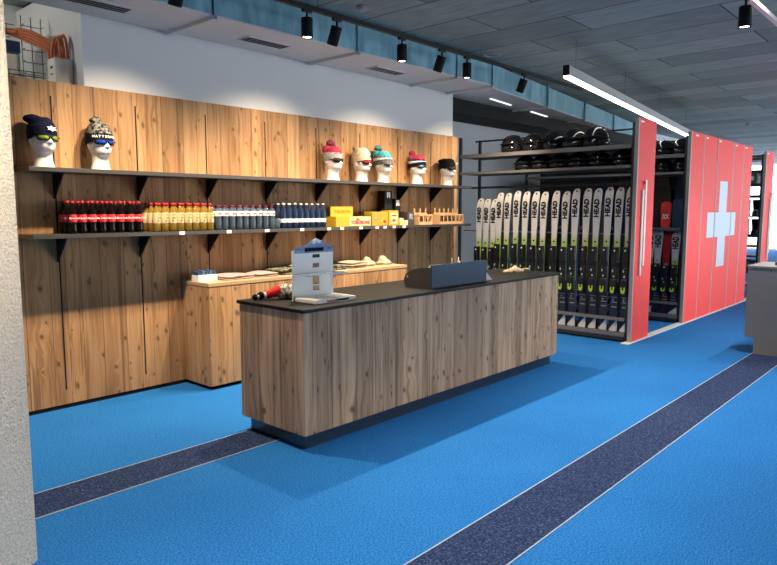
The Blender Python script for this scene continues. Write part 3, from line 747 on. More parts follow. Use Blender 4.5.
# gloves at the counter's far end
b = MB(); rs = []
for j in range(7):
    t_ = j / 6; ring = []
    for i in range(18):
        a = 2 * PI * i / 18; r_ = (1 - .95 * t_ ** 2) * .12
        ring.append((r_ * math.cos(a) * 1.25 * (1 + .2 * math.sin(3 * a)), r_ * math.sin(a) * .8 * (1 + .15 * math.cos(2 * a)), .055 * t_ * (1 + .25 * math.sin(2 * a) * (t_ > .3))))
    rs.append(ring)
b.rings(rs, 'creamcloth'); b.tube([(.08, -.05, .018), (.15, -.08, .016), (.2, -.06, .012)], .014, 'creamcloth'); b.tube([(-.06, -.05, .018), (-.13, -.06, .014)], .013, 'creamcloth')
tag(b.build('cloth', loc=(6.13, 3.72, ZK)), 'crumpled cream cloth lying at the far right end of the counter', 'cloth')

# ------------------------------------------------------------------ racks
RY0, RY1 = 3.147, 5.80
def rack(x0, x1, lab, kind, handle=None, cross=None, label_x=.2):
    t = empty('mobile_ski_rack', ((x0 + x1) / 2, RY0, 0), 0, lab, 'ski rack', 'red ended mobile racks')
    ox = (x0 + x1) / 2; w2 = (x1 - x0) / 2
    b = MB(); b.box((-w2 + .028, 0, .012), (w2 - .002, .03, 2.736), 'red', bev=.001); pn = b.build('end_panel', t)
    b = MB(); b.box((-w2, .0, .012), (-w2 + .027, .045, 2.736), 'edge'); b.build('edge_profile', t)
    b = MB(); b.box((-w2 + label_x, -.0015, 2.685), (-w2 + label_x + .1, 0, 2.705), 'labelwhite'); b.build('label_plate', pn)
    if handle:
        b = MB()
        for z in handle[1], handle[2] - .05: b.box((handle[0] - .012, -.022, z), (handle[0] + .012, -.001, z + .04), 'white')
        b.box((handle[0] - .02, -.03, handle[1]), (handle[0] + .02, -.0225, handle[2]), 'white', bev=.003); b.box((handle[0] - .085, -.02, handle[1] - .12), (handle[0] - .035, -.001, handle[2] - .12), 'handlegreen', bev=.003)
        b.build('handle', pn)
    for c in cross or []:
        b = MB(); b.box((c[0] - ox, -.0025, c[1]), (c[2] - ox, -.0003, c[3]), 'crossgrey'); b.build('cross_piece', pn)
    D = RY1 - RY0
    for xx in (-w2 + .02, w2 - .05):
        for yy in (.05, D - .04):
            b = MB(); b.box((xx, yy, .04), (xx + .035, yy + .035, 2.68), 'rackdark'); b.build('post', t)
    if kind == 'full':
        def rail(z, h_, x=-w2 + .0, d_=.04, m='rackgrey', name='rail'):
            b = MB(); b.box((x, .086, z - h_), (x + d_, D - .041, z), m); return b.build(name, t)
        rail(.118, .05); rail(.305, .04, d_=.022); rail(1.345, .018, -w2 + .10, .02); rail(2.43, .05); rail(2.18, .035)
        b = MB(); b.box((-w2 + .001, .086, .02), (w2, D - .041, .064), 'rackdark'); b.build('base', t)
        b = MB(); b.box((-w2 + .041, .086, 2.385), (w2 - .02, D - .041, 2.4), 'rackdark'); b.build('helmet_shelf', t)
        b = MB(); b.box((-w2 + .041, .086, 2.15), (w2 - .02, D - .041, 2.165), 'rackdark'); b.build('helmet_shelf', t)
        rail(2.66, .022, .1, .025, 'rackdark')
        rail(1.98, .03, -w2 + .3, .03, 'rackdark'); rail(.305, .04, w2 - .04); rail(.115, .05, w2 - .04); rail(2.18, .035, w2 - .04)
    elif kind == 'open':
        for z in (2.67, 2.61, 2.39, 2.14, 1.92, 1.53, 1.16, .95, .76, .45, .2):
            b = MB(); b.box((-w2 + .02, .086, z - (.05 if z in (2.39, 2.14, 1.92, 1.16) else .03)), (w2 - .03, 1.0, z), 'rackdark'); b.build('shelf', t)
    else:
        b = MB(); b.box((-w2 + .004, .09, .13), (-w2 + .012, D - .05, 2.66), 'rackdark'); b.build('shade_sheet', t)  # dark sheet added to stand in for the shade inside the racks
        for z in (2.4, 1.3, .1):
            b = MB(); b.box((-w2 + .03, .086, z - .03), (w2 - .02, D - .041, z), 'rackdark'); b.build('rail', t)
    return t
def cr(x0, x1):      # the parts of the big cross that fall on one panel
    out = []
    for (a, z0, c, z1) in ((10.69, 1.215, 12.19, 1.598), (11.25, .735, 11.66, 1.2145), (11.25, 1.5985, 11.66, 2.09)):
        l, r_ = max(a, x0 + .03), min(c, x1 - .003)
        if r_ - l > .01: out.append((l, z0, r_, z1))
    return out
rack(7.92, 8.485, 'near mobile rack with red end panel, white handle and lime skis', 'full', handle=(-.045, .95, 2.0), label_x=.06)
rack(9.80, 10.375, 'second mobile rack, its red panel leftmost of the closed block', 'full', cross=cr(9.8, 10.375))
rack(10.385, 11.03, 'third mobile rack, red panel with the left arm of the pale cross', 'plain', cross=cr(10.385, 11.03), label_x=.09)
rack(11.05, 11.90, 'fourth mobile rack, wide red panel with the middle of the pale cross', 'plain', cross=cr(11.05, 11.90), label_x=.06)
rack(11.91, 12.495, 'fifth mobile rack, red panel with the right arm of the pale cross', 'plain', cross=cr(11.91, 12.495), label_x=.1)
rack(12.505, 13.06, 'sixth mobile rack, plain red panel right of the pale cross', 'plain', label_x=.09)
rack(14.06, 14.66, 'farthest mobile rack with narrow red panel against the bright window', 'open', handle=(.19, .8, 1.97), label_x=.08)
for k, y in enumerate((3.175, 5.45)):
    b = MB(); b.box((7.8, y - .05, 0), (14.9, y + .05, .011), 'rail')
    tag(b.build('floor_rail', ), ('front' if k == 0 else 'rear') + ' aluminium floor rail under the mobile racks', 'rail', 'floor rails')

# ---------------------------------------------------------------- skis
def ski(mat, length, kind, word=None):
    """stands on its tail, top sheet facing -x; z up"""
    t = empty('ski', (0, 0, 0)); b = MB(); Lh = length
    rs = []
    st = [(0, .046), (.01, .050), (.06, .052), (.25, .049), (.5, .039), (.85, .034), (1.2, .038), (1.45, .047), (1.6, .053), (1.68, .053), (1.73, .048), (1.76, .036), (1.775, .018)]
    k = Lh / 1.775
    for z, hw in st:
        z *= k; dx = .0; 
        if z > Lh - .2: dx = .05 * ((z - Lh + .2) / .2) ** 2
        th = .010 if z > Lh - .25 or z < .2 else .018
        rs.append([(dx - th / 2, -hw, z), (dx - th / 2, hw, z), (dx + th / 2, hw, z), (dx + th / 2, -hw, z)])
    b.rings(rs, mat, smooth=False); bd = b.build('ski_body', t)
    b = MB(); b.cyl((.052 - .031, 0, Lh - .035), (.052 - .004, 0, Lh - .035), .011, 'black', seg=10); b.cyl((-.0135, 0, 1.12), (-.004, 0, 1.12), .012, 'black', seg=10); b.build('tip_hole', t)
    if word:
        f = frame((0, 0, 1), (0, 1, 0), (-.0085, 0, 1.52 * k)); f = Matrix(((0, 0, -1, -.0085), (0, 1, 0, 0), (1, 0, 0, 1.525 * k), (0, 0, 0, 1)))
        # letters climb the ski, their tops to the left
        f = Matrix(((0, 0, -1, -.0085 + 0), (0, 1, 0, 0), (1, 0, 0, 1.525 * k), (0, 0, 0, 1)))
        text(word[0], word[1], word[2], bd, f, bold=.0045, ext=.0012)
    if kind == 'bind':
        b = MB(); b.box((-.075, -.036, .86), (-.011, .036, 1.06), 'binding', bev=.012); b.box((-.055, -.042, .80), (-.011, .042, .88), 'binding', bev=.01); b.box((-.05, -.035, .64), (-.011, .035, .80), 'binding', bev=.008)
        tb = b.build('toe_binding', t)
        b = MB(); b.box((-.079, -.01, 1.005), (-.0755, .006, 1.025), 'labelwhite'); b.box((-.0535, .012, .745), (-.0505, .026, .775), 'crossgrey'); b.box((-.0535, -.004, .68), (-.0505, .012, .705), 'crossgrey'); b.build('indicator', tb)
        b = MB(); b.box((-.085, -.04, .46), (-.011, .04, .66), 'binding', bev=.014); hb_ = b.build('heel_binding', t)
        b = MB()
        b.prism([(-.026, .035), (-.026, -.02), (-.014, -.045), (.014, -.045), (.026, -.02), (.026, .035), (.012, .035), (.012, -.005), (-.012, -.005), (-.012, .035)], 'lime', Matrix(((0, 0, -1, -.085), (1, 0, 0, 0), (0, 1, 0, .53), (0, 0, 0, 1))), .006)
        b.build('lever', hb_)
        b = MB()
        for z in (.30, .36, .42): b.box((-.0105, -.038, z), (-.0092, .03, z + .012), 'grey')
        b.cyl((-.012, .01, .395), (-.0092, .01, .395), .007, 'labelwhite', seg=8)
        b.build('tail_stripes', t)
    return t
TIPS = [(y_ * 1.007, z_) for y_, z_ in [(5.415, 1.804), (5.294, 1.797), (5.184, 1.795), (5.09, 1.883), (4.953, 1.874), (4.809, 1.907), (4.673, 1.894), (4.526, 1.891), (4.393, 1.882), (4.221, 1.892), (4.068, 1.882), (3.933, 1.914), (3.785, 1.915), (3.647, 1.912), (3.504, 1.925), (3.369, 1.918), (3.235, 1.927)]]
p0 = ski('ski_lime', 1.80, 'bind', ('HEAD', .088, 'black'))
for i, (y, z) in enumerate(TIPS):
    o = p0 if i == 0 else copy_tree(p0)
    o.scale = (1, 1, (z - .122) / 1.80); o.location = (7.962, y, .122); o.rotation_euler = (random.uniform(-.006, .006), R(1.2), 0)
    tag(o, 'white and lime ski with black binding in the near rack, %s from the left' % ORD[i], 'ski', 'lime skis in the near rack')
# dark boards on the back of the near rack
for i in range(6):
    y = 3.5 + i * .36
    b = MB(); rs = []
    for z, hw in ((0, .06), (.06, .12), (.4, .125), (1.0, .115), (1.5, .125), (1.68, .12), (1.78, .09), (1.83, .04)): rs.append([(-.006, -hw, z), (-.006, hw, z), (.006, hw, z), (.006, -hw, z)])
    b.rings(rs, M['ski_grey'] if i % 2 else 'steelblue', smooth=False)
    o = b.build('snowboard', loc=(8.36, y, .066)); o.rotation_euler = (0, R(1.5), 0); o.scale = (1, 1, .9)
    tag(o, 'dark snowboard at the back of the near rack, %s from the right' % ORD[i], 'snowboard', 'snowboards behind the lime skis')
# second rack
for i in range(5):
    b = MB(); rs = []
    for z, hw in ((0, .06), (.06, .12), (.4, .125), (.6, .115), (.72, .09), (.77, .04)): rs.append([(-.006, -hw, z), (-.006, hw, z), (.006, hw, z), (.006, -hw, z)])
    b.rings(rs, M['ski_grey'] if i % 2 else 'steelblue', smooth=False)
    o = b.build('snowboard', loc=(10.22, 3.36 + i * .3, 1.363)); o.rotation_euler = (0, R(1.2), 0)
    tag(o, 'short dark board at the back of the second rack shelf, %s from the right' % ORD[i], 'snowboard', 'boards at the back of the second rack')
for (y, m, w_, L_, lab) in ((3.675, 'ski_lime', ('HEAD', .1, 'black'), 1.22, 'white and lime ski at the left of the second rack, beside the blue one'), (3.56, 'ski_blue', ('HEAD', .1, 'black'), 1.23, 'white and blue ski in the second rack'), (3.435, 'ski_red', ('ATOMIC', .085, 'redtext'), 1.20, 'red ski in the lower row of the second rack'), (3.31, 'ski_lime', ('HEAD', .1, 'black'), 1.21, 'white and lime ski at the right of the second rack, next to the post')):
    o = ski(m, 1.775, 'bind', w_ if m != 'ski_red' else None)
    if m == 'ski_red':
        bd = [c for c in kids(o) if c.name.startswith('ski_body')][0]
        b = MB(); f = Matrix(((0, 0, -1, -.0098), (-1, 0, 0, 0), (0, 1, 0, 1.05), (0, 0, 0, 1)))
        b.prism([(-.03, -.06), (-.012, -.06), (-.006, -.03), (.006, -.03), (.012, -.06), (.03, -.06), (.008, .06), (-.008, .06)], 'shirtpink', f, .002); b.build('emblem', bd)
    o.scale = (1, 1.15, L_ / 1.775); o.location = (9.842, y, .122); o.rotation_euler = (0, R(1.2), 0)
    tag(o, lab, 'ski', 'skis in the second rack')
b = MB(); b.box((9.83, 3.24, 1.352), (10.3, 5.7, 1.362), 'rackdark'); b.box((9.80, 3.24, 1.352), (9.829, 5.7, 1.38), 'rackgrey'); tag(b.build('rack_shelf_board'), 'grey middle shelf of the second rack carrying the short skis', 'shelf')
def shortski(y, m, h_, lab, mark=False, hw=.075):
    t = empty('short_ski', (9.87, y, 1.363), 0, lab, 'ski', 'short skis on the middle shelf'); b = MB(); rs = []
    for z, k in ((0, .85), (.1, .8), (.25, .9), (.8, 1.0), (.9, .95), (.95, .75), (.98, .4)): rs.append([(-.012, -hw * k, z * h_), (-.012, hw * k, z * h_), (.008, hw * k, z * h_), (.008, -hw * k, z * h_)])
    b.rings(rs, m, smooth=False); bd = b.build('ski_body', t)
    if mark:
        b = MB()
        for cy in (-.022, .022):
            for a in (R(32), R(-32)):
                f = Matrix(((0, 0, -1, -.0135), (math.cos(a), -math.sin(a), 0, cy), (math.sin(a), math.cos(a), 0, h_ * .45), (0, 0, 0, 1)))
                b.prism([(-.005, -.042), (.005, -.042), (.005, .042), (-.005, .042)], 'labelwhite', f, .0015)
        b.build('emblem', bd)
    t.rotation_euler = (0, R(3), 0)
shortski(3.66, M['ski_grey'], .30, 'short dark ski at the left of the middle shelf')
shortski(3.475, 'red', .40, 'short red ski with a double white cross mark on the middle shelf', True)
shortski(3.30, 'steelblue', .44, 'short dark blue ski at the right of the middle shelf', hw=.09)

# ---------------------------------------------------------------- helmets
def helmet():
    t = empty('ski_helmet', (0, 0, 0)); b = MB()
    rs = []
    for j in range(11):
        ph = (j / 10) * PI / 2; r_ = math.cos(ph) ** .95 if j < 10 else .02; z = .075 + .12 * math.sin(ph)
        rs.append([(r_ * .115 * math.cos(2 * PI * i / 24), r_ * .142 * math.sin(2 * PI * i / 24), z) for i in range(24)])
    low = [[(.117 * k * math.cos(2 * PI * i / 24), .144 * k * math.sin(2 * PI * i / 24), .075 - d + (.035 * max(0, -math.sin(2 * PI * i / 24)) * (d > .01))) for i in range(24)] for k, d in ((.93, .05), (1.0, .03), (1.01, .0))]
    b.rings(low + rs, 'blackgloss'); b.build('shell', t)
    for sx in (-1, 1):
        b = MB(); b.ell((sx * .1, .02, .05), (.022, .05, .0495), 'blackmatt', seg=12, nz=8); b.build('ear_pad', t)
    b = MB(); b.box((-.06, -.155, .05), (.06, -.11, .058), 'blackmatt', bev=.003); b.build('visor', t)
    b = MB(); b.tube([(-.119, -.02, .1), (-.1, .1, .105), (-.05, .143, .1), (.05, .143, .1), (.1, .1, .105), (.119, -.02, .1)], .006, 'blackmatt'); b.build('goggle_strap', t)
    for sx in (-1, 0, 1):
        b = MB(); b.box((sx * .045 - .008, -.06, .186 - abs(sx) * .012), (sx * .045 + .008, .02, .196 - abs(sx) * .010), 'blackmatt', bev=.003); b.build('vent', t)
    return t
h0 = helmet(); n = 0
def put_helmet(x, y, z, s_, rz, lab, tall=1.12):
    global n
    o = h0 if n == 0 else copy_tree(h0); n += 1
    o.location = (x, y, z); o.scale = (s_ * 1.1, s_ * 1.02, s_ * tall); o.rotation_euler = (0, 0, rz); tag(o, lab, 'helmet', 'black ski helmets on the racks')
for i, (y, s_) in enumerate(((5.0, 1.18), (4.668, 1.16), (4.367, 1.2), (4.075, 1.24), (3.78, 1.24))): put_helmet(8.12, y, 2.4005, s_, R(80 + random.uniform(-15, 15)), 'glossy black helmet on the top shelf of the near rack, %s from the left' % ORD[i], 1.22)
for i, (y, s_) in enumerate(((4.786, 1.0), (4.524, 1.0), (4.258, 1.0), (3.99, 1.02), (3.705, 1.02), (3.405, 1.02))): put_helmet(8.12, y, 2.1655, s_ * 1.13, R(75 + random.uniform(-15, 15)), 'glossy black helmet on the lower helmet shelf of the near rack, %s from the left' % ORD[i], .97)
for i, (y, s_) in enumerate(((3.565, 1.15), (3.31, 1.2))): put_helmet(9.98, y, 2.4005, s_, R(90), ('left' if i == 0 else 'right') + ' glossy black helmet on the top shelf of the second rack')
for i, (y, s_) in enumerate(((3.57, 1.0), (3.31, 1.0))): put_helmet(9.98, y, 2.1655, s_, R(80), ('left' if i == 0 else 'right') + ' glossy black helmet on the lower helmet shelf of the second rack')

# ---------------------------------------------------------------- boots and things on the farthest rack
def boot():
    t = empty('ski_boot', (0, 0, 0))
    b = MB(); b.rings([[(x, -.05 * k, z) for k in ()] or [(x0, -w_, z0), (x0, w_, z0), (x1, w_, z0), (x1, -w_, z0)] for z0, x0, x1, w_ in ((0, -.15, .13, .045), (.02, -.155, .14, .05), (.07, -.14, .14, .05), (.11, -.06, .135, .05))], 'rackdark', smooth=False); b.build('shell', t)
    b = MB(); b.rings([[(x0, -w_, z0), (x0, w_, z0), (x1, w_, z0), (x1, -w_, z0)] for z0, x0, x1, w_ in ((.1105, -.065, .11, .052), (.2, -.085, .09, .055), (.29, -.1, .085, .06), (.32, -.09, .08, .055))], 'blackmatt', smooth=False); b.build('cuff', t)
    b = MB()
    for z in (.05, .15, .21): b.box((-.07, -.062, z), (.0, -.05, z + .015), 'alu')
    b.build('buckle', t); return t
bt = boot(); k = 0
for z, zl in ((1.1605, 'lower'), (1.5305 - .0, 'upper')):
    for i in range(3):
        o = bt if k == 0 else copy_tree(bt); k += 1
        o.location = (14.33, 3.32 + .19 * i, z); o.scale = (1, 1, .95); tag(o, 'dark ski boot on the %s boot shelf of the farthest rack, %s from the right' % (zl, ORD[i]), 'ski boot', 'ski boots on the farthest rack')
b = MB(); b.box((-.2, -.1, 0), (.2, .12, .2), 'green', bev=.006); b.box((-.2005, -.06, .06), (-.2, .06, .14), 'labelwhite'); tag(b.build('shoe_box', loc=(14.33, 3.42, 2.1405)), 'dark green box on a high shelf of the farthest rack', 'box')
b = MB(); b.rings([[(x0, y0, z) for x0, y0 in ((-a, -a), (a, -a), (a, a), (-a, a))] for z, a in ((0, .06), (.05, .11), (.15, .13), (.22, .06))], 'teal'); tag(b.build('fabric_bag', loc=(14.3, 3.38, .4505)), 'pale teal bag low on the farthest rack', 'bag')

# ---------------------------------------------------------------- grey desk on the right
t = empty('service_desk', (8.28, 1.2, 0), 0, 'brown grey service desk cut by the right picture edge', 'desk')
b = MB(); b.box((0, -1.6, .0), (.65, .672, .19), 'deskgrey'); b.build('plinth', t)
b = MB(); b.box((0, -1.6, .1905), (.75, .772, .985), 'deskgrey', bev=.003); b.build('body', t)
b = MB(); b.box((-.006, -1.61, .9855), (.76, .78, 1.01), 'desktop', bev=.003); b.build('desk_top', t)
t = empty('card_tray', (8.62, 1.66, 1.0105), 0, 'small dark tray lying on the brown grey desk', 'tray')
b = MB(); b.box((-.13, -.09, 0), (.13, .09, .035), 'darkgrey', bev=.008); b.build('body', t)
b = MB(); b.box((-.12, -.08, .0355), (.12, .08, .048), 'grey', bev=.004); b.build('lid', t)

# ---------------------------------------------------------------- ducts
BA = math.atan2(5.525 - 4.892, 11.971 - 7.363)
t = empty('air_duct', (2, 5.2, 3.22), 0, 'galvanised ventilation duct running above the white wall', 'duct')
b = MB(); b.box((-3, -.38, .012), (5.36, .355, .29), 'galv'); b.build('casing', t)
b = MB(); b.box((-3, -.375, 0), (5.36, .355, .0115), 'ductbelly'); b.build('underside', t)
for x in (-1.3, 1.195, 2.86, 4.54, 5.30):
    b = MB(); b.box((x - .012, -.398, -.02), (x + .012, -.3805, .3), 'galv'); b.box((x - .02, -.398, -.03), (x + .02, .34, -.0005), 'ductbelly'); b.build('support_bar', t)
for x in (.40, 1.99, 3.70):
    b = MB(); b.box((x - .25, -.1, -.012), (x + .25, .08, -.0005), 'alu'); g = b.build('grille', t)
    b = MB()
    for k in range(3): b.box((x - .235, -.075 + k * .048, -.0145), (x + .235, -.045 + k * .048, -.0125), 'black')
    b.build('slots', g)
t = empty('air_duct', (7.363, 4.892, 3.22), BA, 'galvanised ventilation duct above the ski racks, bending away', 'duct')
b = MB(); b.box((.02, 0, .012), (9, .75, .30), 'galv'); b.build('casing', t)
b = MB(); b.box((.02, .004, 0), (9, .75, .0115), 'ductbelly'); b.build('underside', t)
for x in (2.0, 3.8, 5.6, 7.4):
    b = MB(); b.box((x - .015, -.03, -.03), (x + .015, -.0005, .33), 'galv'); b.box((x - .02, -.03, -.03), (x + .02, .72, -.0005), 'ductbelly'); b.build('support_bar', t)
for x in (1.15, 2.65, 4.3):
    b = MB(); b.box((x - .35, .36, -.012), (x + .35, .39, -.0005), 'slot'); b.build('lit_slot', t)

# ---------------------------------------------------------------- lights on tracks
def lamp(name, typ, loc, energy, col, parent=None, rot=None, **kw):
    d = bpy.data.lights.new(name, typ); d.energy = energy; d.color = col
    for k_, v in kw.items(): setattr(d, k_, v)
    o = bpy.data.objects.new(name, d); COL.objects.link(o); o.location = loc
    if rot: o.rotation_euler = rot
    if parent: o.parent = parent
    return o
TZ = 3.345
t = empty('light_track', (4.5, 4.45, TZ), 0, 'black light track along the duct above the wall shelves', 'light track', 'ceiling light tracks')
b = MB(); b.box((-4.5, -.02, 0), (4.55, .02, .035), 'black'); b.build('track_profile', t)
for x in (-3, -.5, 2, 4.3):
    b = MB(); b.cyl((x, 0, .035), (x, 0, CZ - TZ), .004, 'wire', seg=6); b.build('hanger', t)
t = empty('light_track', (6.5, 1.57, TZ), 0, 'pale light track at the upper right corner', 'light track', 'ceiling light tracks')
b = MB(); b.box((-9.0, -.02, 0), (6, .02, .035), 'alu'); b.build('track_profile', t)
for x in (-8, -5, -2.5, -.8, 2, 5):
    b = MB(); b.cyl((x, 0, .035), (x, 0, CZ - TZ), .004, 'wire', seg=6); b.build('hanger', t)
WARM = (1, .80, .58); NEUT = (1, .90, .78)
def spot(x, y, tilt, lab, energy, col=WARM, size=100, blend=.6, yawd=0, grp='spotlights on the tracks'):
    t = empty('track_spotlight', (x, y, TZ), R(yawd), lab, 'spotlight', grp)
    b = MB(); b.box((-.05, -.016, -.025), (.05, .016, -.0005), 'black', bev=.003); b.cyl((0, 0, -.065), (0, 0, -.025), .01, 'black'); b.build('adapter', t)
    rot = Matrix.Rotation(R(tilt), 4, 'X')
    def W(m4=None): return Matrix.Translation((0, 0, -.07)) @ rot
    Mx = W()
    b = MB(); b.lathe([(.0, -.0), (.046, -.0), (.05, -.004), (.05, -.165), (.044, -.165), (.044, -.15)], 'blackmatt', seg=24, mat=Mx.to_3x3().to_4x4(), c=(0, 0, -.07), cap1=False); b.build('housing', t)
    b = MB(); b.lathe([(.0005, -.151), (.0435, -.151), (.0435, -.154), (.0005, -.154)], 'lens', seg=24, mat=Mx.to_3x3().to_4x4(), c=(0, 0, -.07)); b.build('lens', t)
    p = Mx @ Vector((0, 0, -.172))
    lamp('spot_bulb', 'SPOT', p, energy, col, t, (R(tilt), 0, 0), spot_size=R(size), spot_blend=blend, shadow_soft_size=.03)
E_T, E_D, E_R = 185, 315, 350
for i, (x, tl) in enumerate(((2.66, 24), (3.872, 0), (4.226, 24), (5.116, 0), (5.77, 24), (6.229, 0), (7.464, 24), (2.35, 0))):  # last one added out of view to brighten the lower left wall
    lab = ['tilted black spotlight at the top left of the long track', 'lit black spotlight pointing down, leftmost of three on the long track', 'tilted black spotlight right of the leftmost lit one', 'lit black spotlight pointing down, middle of three on the long track', 'tilted black spotlight between middle and right lit ones', 'lit black spotlight pointing down, rightmost of three on the long track', 'tilted black spotlight at the far end of the long track', 'unseen spotlight added above the left end of the wall shelves'][i]
    spot(x, 4.45, tl, lab, E_T if tl else E_D, WARM, 108 if tl else 125, 1.0)
spot(6.04, 1.57, 0, 'lit black spotlight hanging at the upper right corner', E_R, NEUT, 84, 1.0)
for x, lab in ((-1.6, 'unseen added spotlight far left on the foreground track'), (.3, 'unseen added spotlight on the foreground track above the pillar side'), (2.2, 'unseen added spotlight on the foreground track left of the counter'), (4.1, 'unseen added spotlight on the foreground track before the counter middle'), (7.9, 'unseen added spotlight on the foreground track before the desk'), (9.8, 'spotlight on the foreground track behind the desk')):  # unseen spots added to brighten the floor; the last follows the desk's shadow
    spot(x, 1.57, 0, lab, E_R * (1.0 if x < 7 else .7), NEUT, 84 if x < 7 else 120, 1.0)
spot(.85, 1.57, 50, 'unseen tilted spotlight added to brighten the stucco pillar', 520, WARM, 62, 1.0, 14)  # extra spot out of view, added to light the pillar
t = empty('ceiling_luminaire', (6.6, 1.36, CZ), 0, 'pale box luminaire on the ceiling at the upper right corner', 'ceiling light')
b = MB(); b.box((-.35, -.08, -.10), (.35, .08, -.0005), 'grey', bev=.004); b.build('housing', t)
b = MB(); b.box((-.34, -.07, -.106), (.34, .07, -.1005), 'lenscool'); b.build('diffuser', t)
# linear pendant
LZ = 3.1
t = empty('linear_pendant', (6.82, 3.54, LZ), math.atan2(4.56 - 3.539, 14.107 - 6.814), 'long white linear pendant lamp above the red rack panels', 'pendant light')
b = MB(); b.box((0, -.035, .006), (7.4, .035, .115), 'alu'); b.build('profile', t)
b = MB(); b.box((-.012, -.036, .004), (-.0005, .036, .116), 'black'); b.build('end_cap', t)
b = MB(); b.box((.01, -.034, -.012), (7.4, .034, .0055), 'lenscool'); b.build('diffuser', t)
for x in (.3, 2.4, 4.6, 6.8):
    b = MB(); b.cyl((x, 0, .115), (x, 0, CZ - LZ), .003, 'wire', seg=6); b.build('hanger', t)
# small ceiling things
for k, (x, y, lab) in enumerate(((4.62, 4.52, 'round white smoke detector on the dark ceiling near the track'), (16.5, 4.1, 'small round detector on the far ceiling'))):
    b = MB(); b.lathe([(0, -.045), (.03, -.045), (.05, -.03), (.055, -.0005), (0, -.0005)], 'grey', seg=18)
    tag(b.build('smoke_detector', loc=(x, y, CZ)), lab, 'smoke detector', 'smoke detectors')
t = empty('cable_loop', (7.05, 4.66, CZ - .02), 0, 'loop of grey cable under the ceiling by the long track', 'cable')
b = MB(); b.tube([(.12 * math.cos(a * PI / 10), .08 * math.sin(a * PI / 10), 0) for a in range(20)], .006, 'grey', 6); b.build('loop', t)

# ---------------------------------------------------------------- cable recess, top left
t = empty('electrical_box', (2.352, 5.825, 2.3), 0, 'cream electrical box behind the top of the wooden wall', 'electrical box')
b = MB(); b.box((-.072, -.075, 0), (.072, .075, .582), 'cream', bev=.004); b.build('body', t)
b = MB(); b.box((-.0735, -.03, .50), (-.0725, .02, .52), 'black'); b.box((-.0735, -.03, .45), (-.0725, .02, .46), 'black'); b.build('vent', t)
def tray(z, x0, x1, y, lab):
    t = empty('cable_tray', (x0, y, z), 0, lab, 'cable tray', 'wire mesh cable trays'); b = MB()
    Ln = x1 - x0
    for yy, zz in ((0, .08), (0, .04), (0, 0), (.1, 0), (.2, 0), (.2, .04), (.2, .08)): b.cyl((0, yy, zz), (Ln, yy, zz), .004, 'wire', seg=6)
    k = 0
    while k * .1 <= Ln: b.tube([(k * .1, 0, .08), (k * .1, 0, 0), (k * .1, .2, 0), (k * .1, .2, .08)], .0035, 'wire', 6); k += 1
    b.build('mesh', t)
tray(3.12, .6, 2.16, 6.25, 'upper wire mesh cable tray in the grey recess'); tray(2.75, .6, 2.40, 6.25, 'lower wire mesh cable tray just above the wooden wall')
t = empty('cable_tray', (2.30, 6.05, 2.3), 0, 'vertical wire mesh tray beside the electrical box', 'cable tray', 'wire mesh cable trays')
b = MB()
for x in (-.1, -.02, .06): b.cyl((x, .16, 0), (x, .16, .98), .004, 'wire', seg=6)
for k in range(10): b.tube([(-.1, .1, k * .1), (-.1, .16, k * .1), (.06, .16, k * .1), (.06, .1, k * .1)], .0035, 'wire', 6)
b.build('mesh', t)
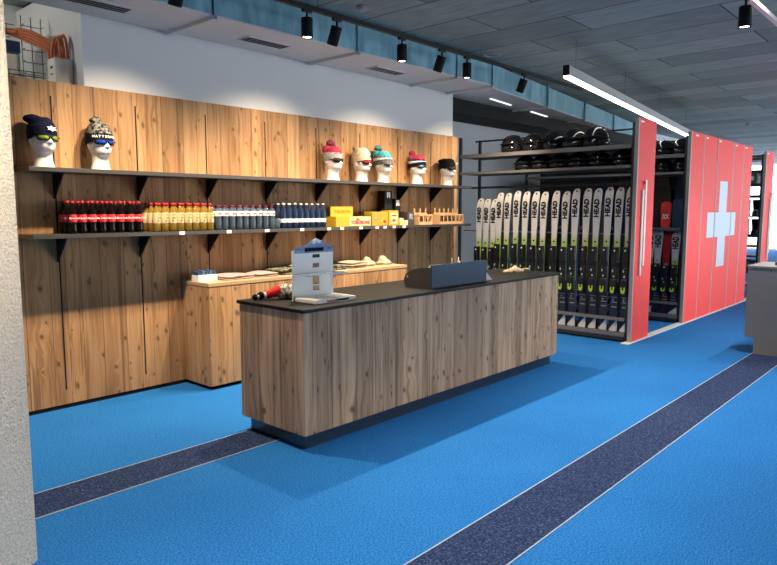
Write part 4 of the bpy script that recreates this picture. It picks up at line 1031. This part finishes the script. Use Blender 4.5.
for k in range(8):
    b = MB(); q = k if k < 5 else k - 5
    if k < 5: pts = [(1.2, 6.29 + .032 * q, 3.142), (1.9, 6.29 + .032 * q, 3.142), (2.14, 6.27 + .02 * q, 3.13 + .012 * q), (2.24, 6.14 - .0 * q, 3.05 + .028 * q), (2.285 + .027 * q, 6.0, 2.99 + .012 * q), (2.29 + .027 * q, 5.885, 2.95), (2.29 + .027 * q, 5.88, 2.8825)]
    else: pts = [(2.30 + .03 * q, 5.85, 2.8825), (2.30 + .03 * q, 5.848, 2.96), (2.315 + .03 * q, 5.83, 3.05 + .014 * q), (2.325 + .03 * q, 5.795, 3.06 + .014 * q), (2.335 + .03 * q, 5.77, 2.98), (2.335 + .03 * q, 5.768, 2.8825)]
    for _ in range(2):      # smooth the run
        q_ = [Vector(pts[0])]
        for a, c in zip(pts, pts[1:]): a, c = Vector(a), Vector(c); q_ += [a * .75 + c * .25, a * .25 + c * .75]
        pts = q_ + [Vector(pts[-1])]
    b.tube(pts, .011, 'orange', 8)
    tag(b.build('power_cable'), 'orange cable %s the electrical box, %s from the left' % ('running from the upper tray into' if k < 5 else 'arching on top of', ORD[q]), 'cable', 'orange cables in the recess')
b = MB(); b.box((0, 0, 0), (.26, .08, .1), 'bluecable', bev=.004); tag(b.build('junction_box', loc=(2.0, 6.42, 3.01)), 'small blue junction box below the upper cable tray', 'junction box')
b = MB(); b.box((0, 0, 0), (.45, .03, .5), 'cream', bev=.004); tag(b.build('wall_hatch', loc=(1.95, 6.919, 2.66)), 'pale access hatch on the recess back wall', 'hatch')

t = empty('recess_fill_lamp', (.9, 6.3, 3.40), 0, 'unseen fill lamp added to brighten the recess, hidden by the pillar', 'lamp')  # fill lamp added out of view, only to lift the recess
b = MB(); b.ell((0, 0, 0), (.06, .06, .05), 'lens'); b.build('globe', t)
b = MB(); b.cyl((0, 0, .05), (0, 0, CZ - 3.40), .03, 'grey'); b.build('base', t)
lamp('recess_fill_bulb', 'POINT', (0, 0, -.1), 26, (1, .95, .88), t, shadow_soft_size=.05)
# ---------------------------------------------------------------- sky, camera, view
w = bpy.data.worlds.new('World'); S.world = w; w.use_nodes = True
bg = w.node_tree.nodes['Background']; bg.inputs[0].default_value = (.88, .95, 1, 1); bg.inputs[1].default_value = 4.6
cd = bpy.data.cameras.new('Camera'); cam = bpy.data.objects.new('Camera', cd); COL.objects.link(cam)
cd.sensor_fit = 'HORIZONTAL'; cd.sensor_width = 36; cd.lens = 657.55 * 36 / 777
cam.location = (0, 0, 1.64); cam.rotation_euler = (R(90 - 6.313), 0, R(-47.846))
S.camera = cam
S.view_settings.view_transform = 'Standard'; S.view_settings.look = 'None'
S.view_settings.exposure = 0; S.view_settings.gamma = 1; S.view_settings.use_curve_mapping = False
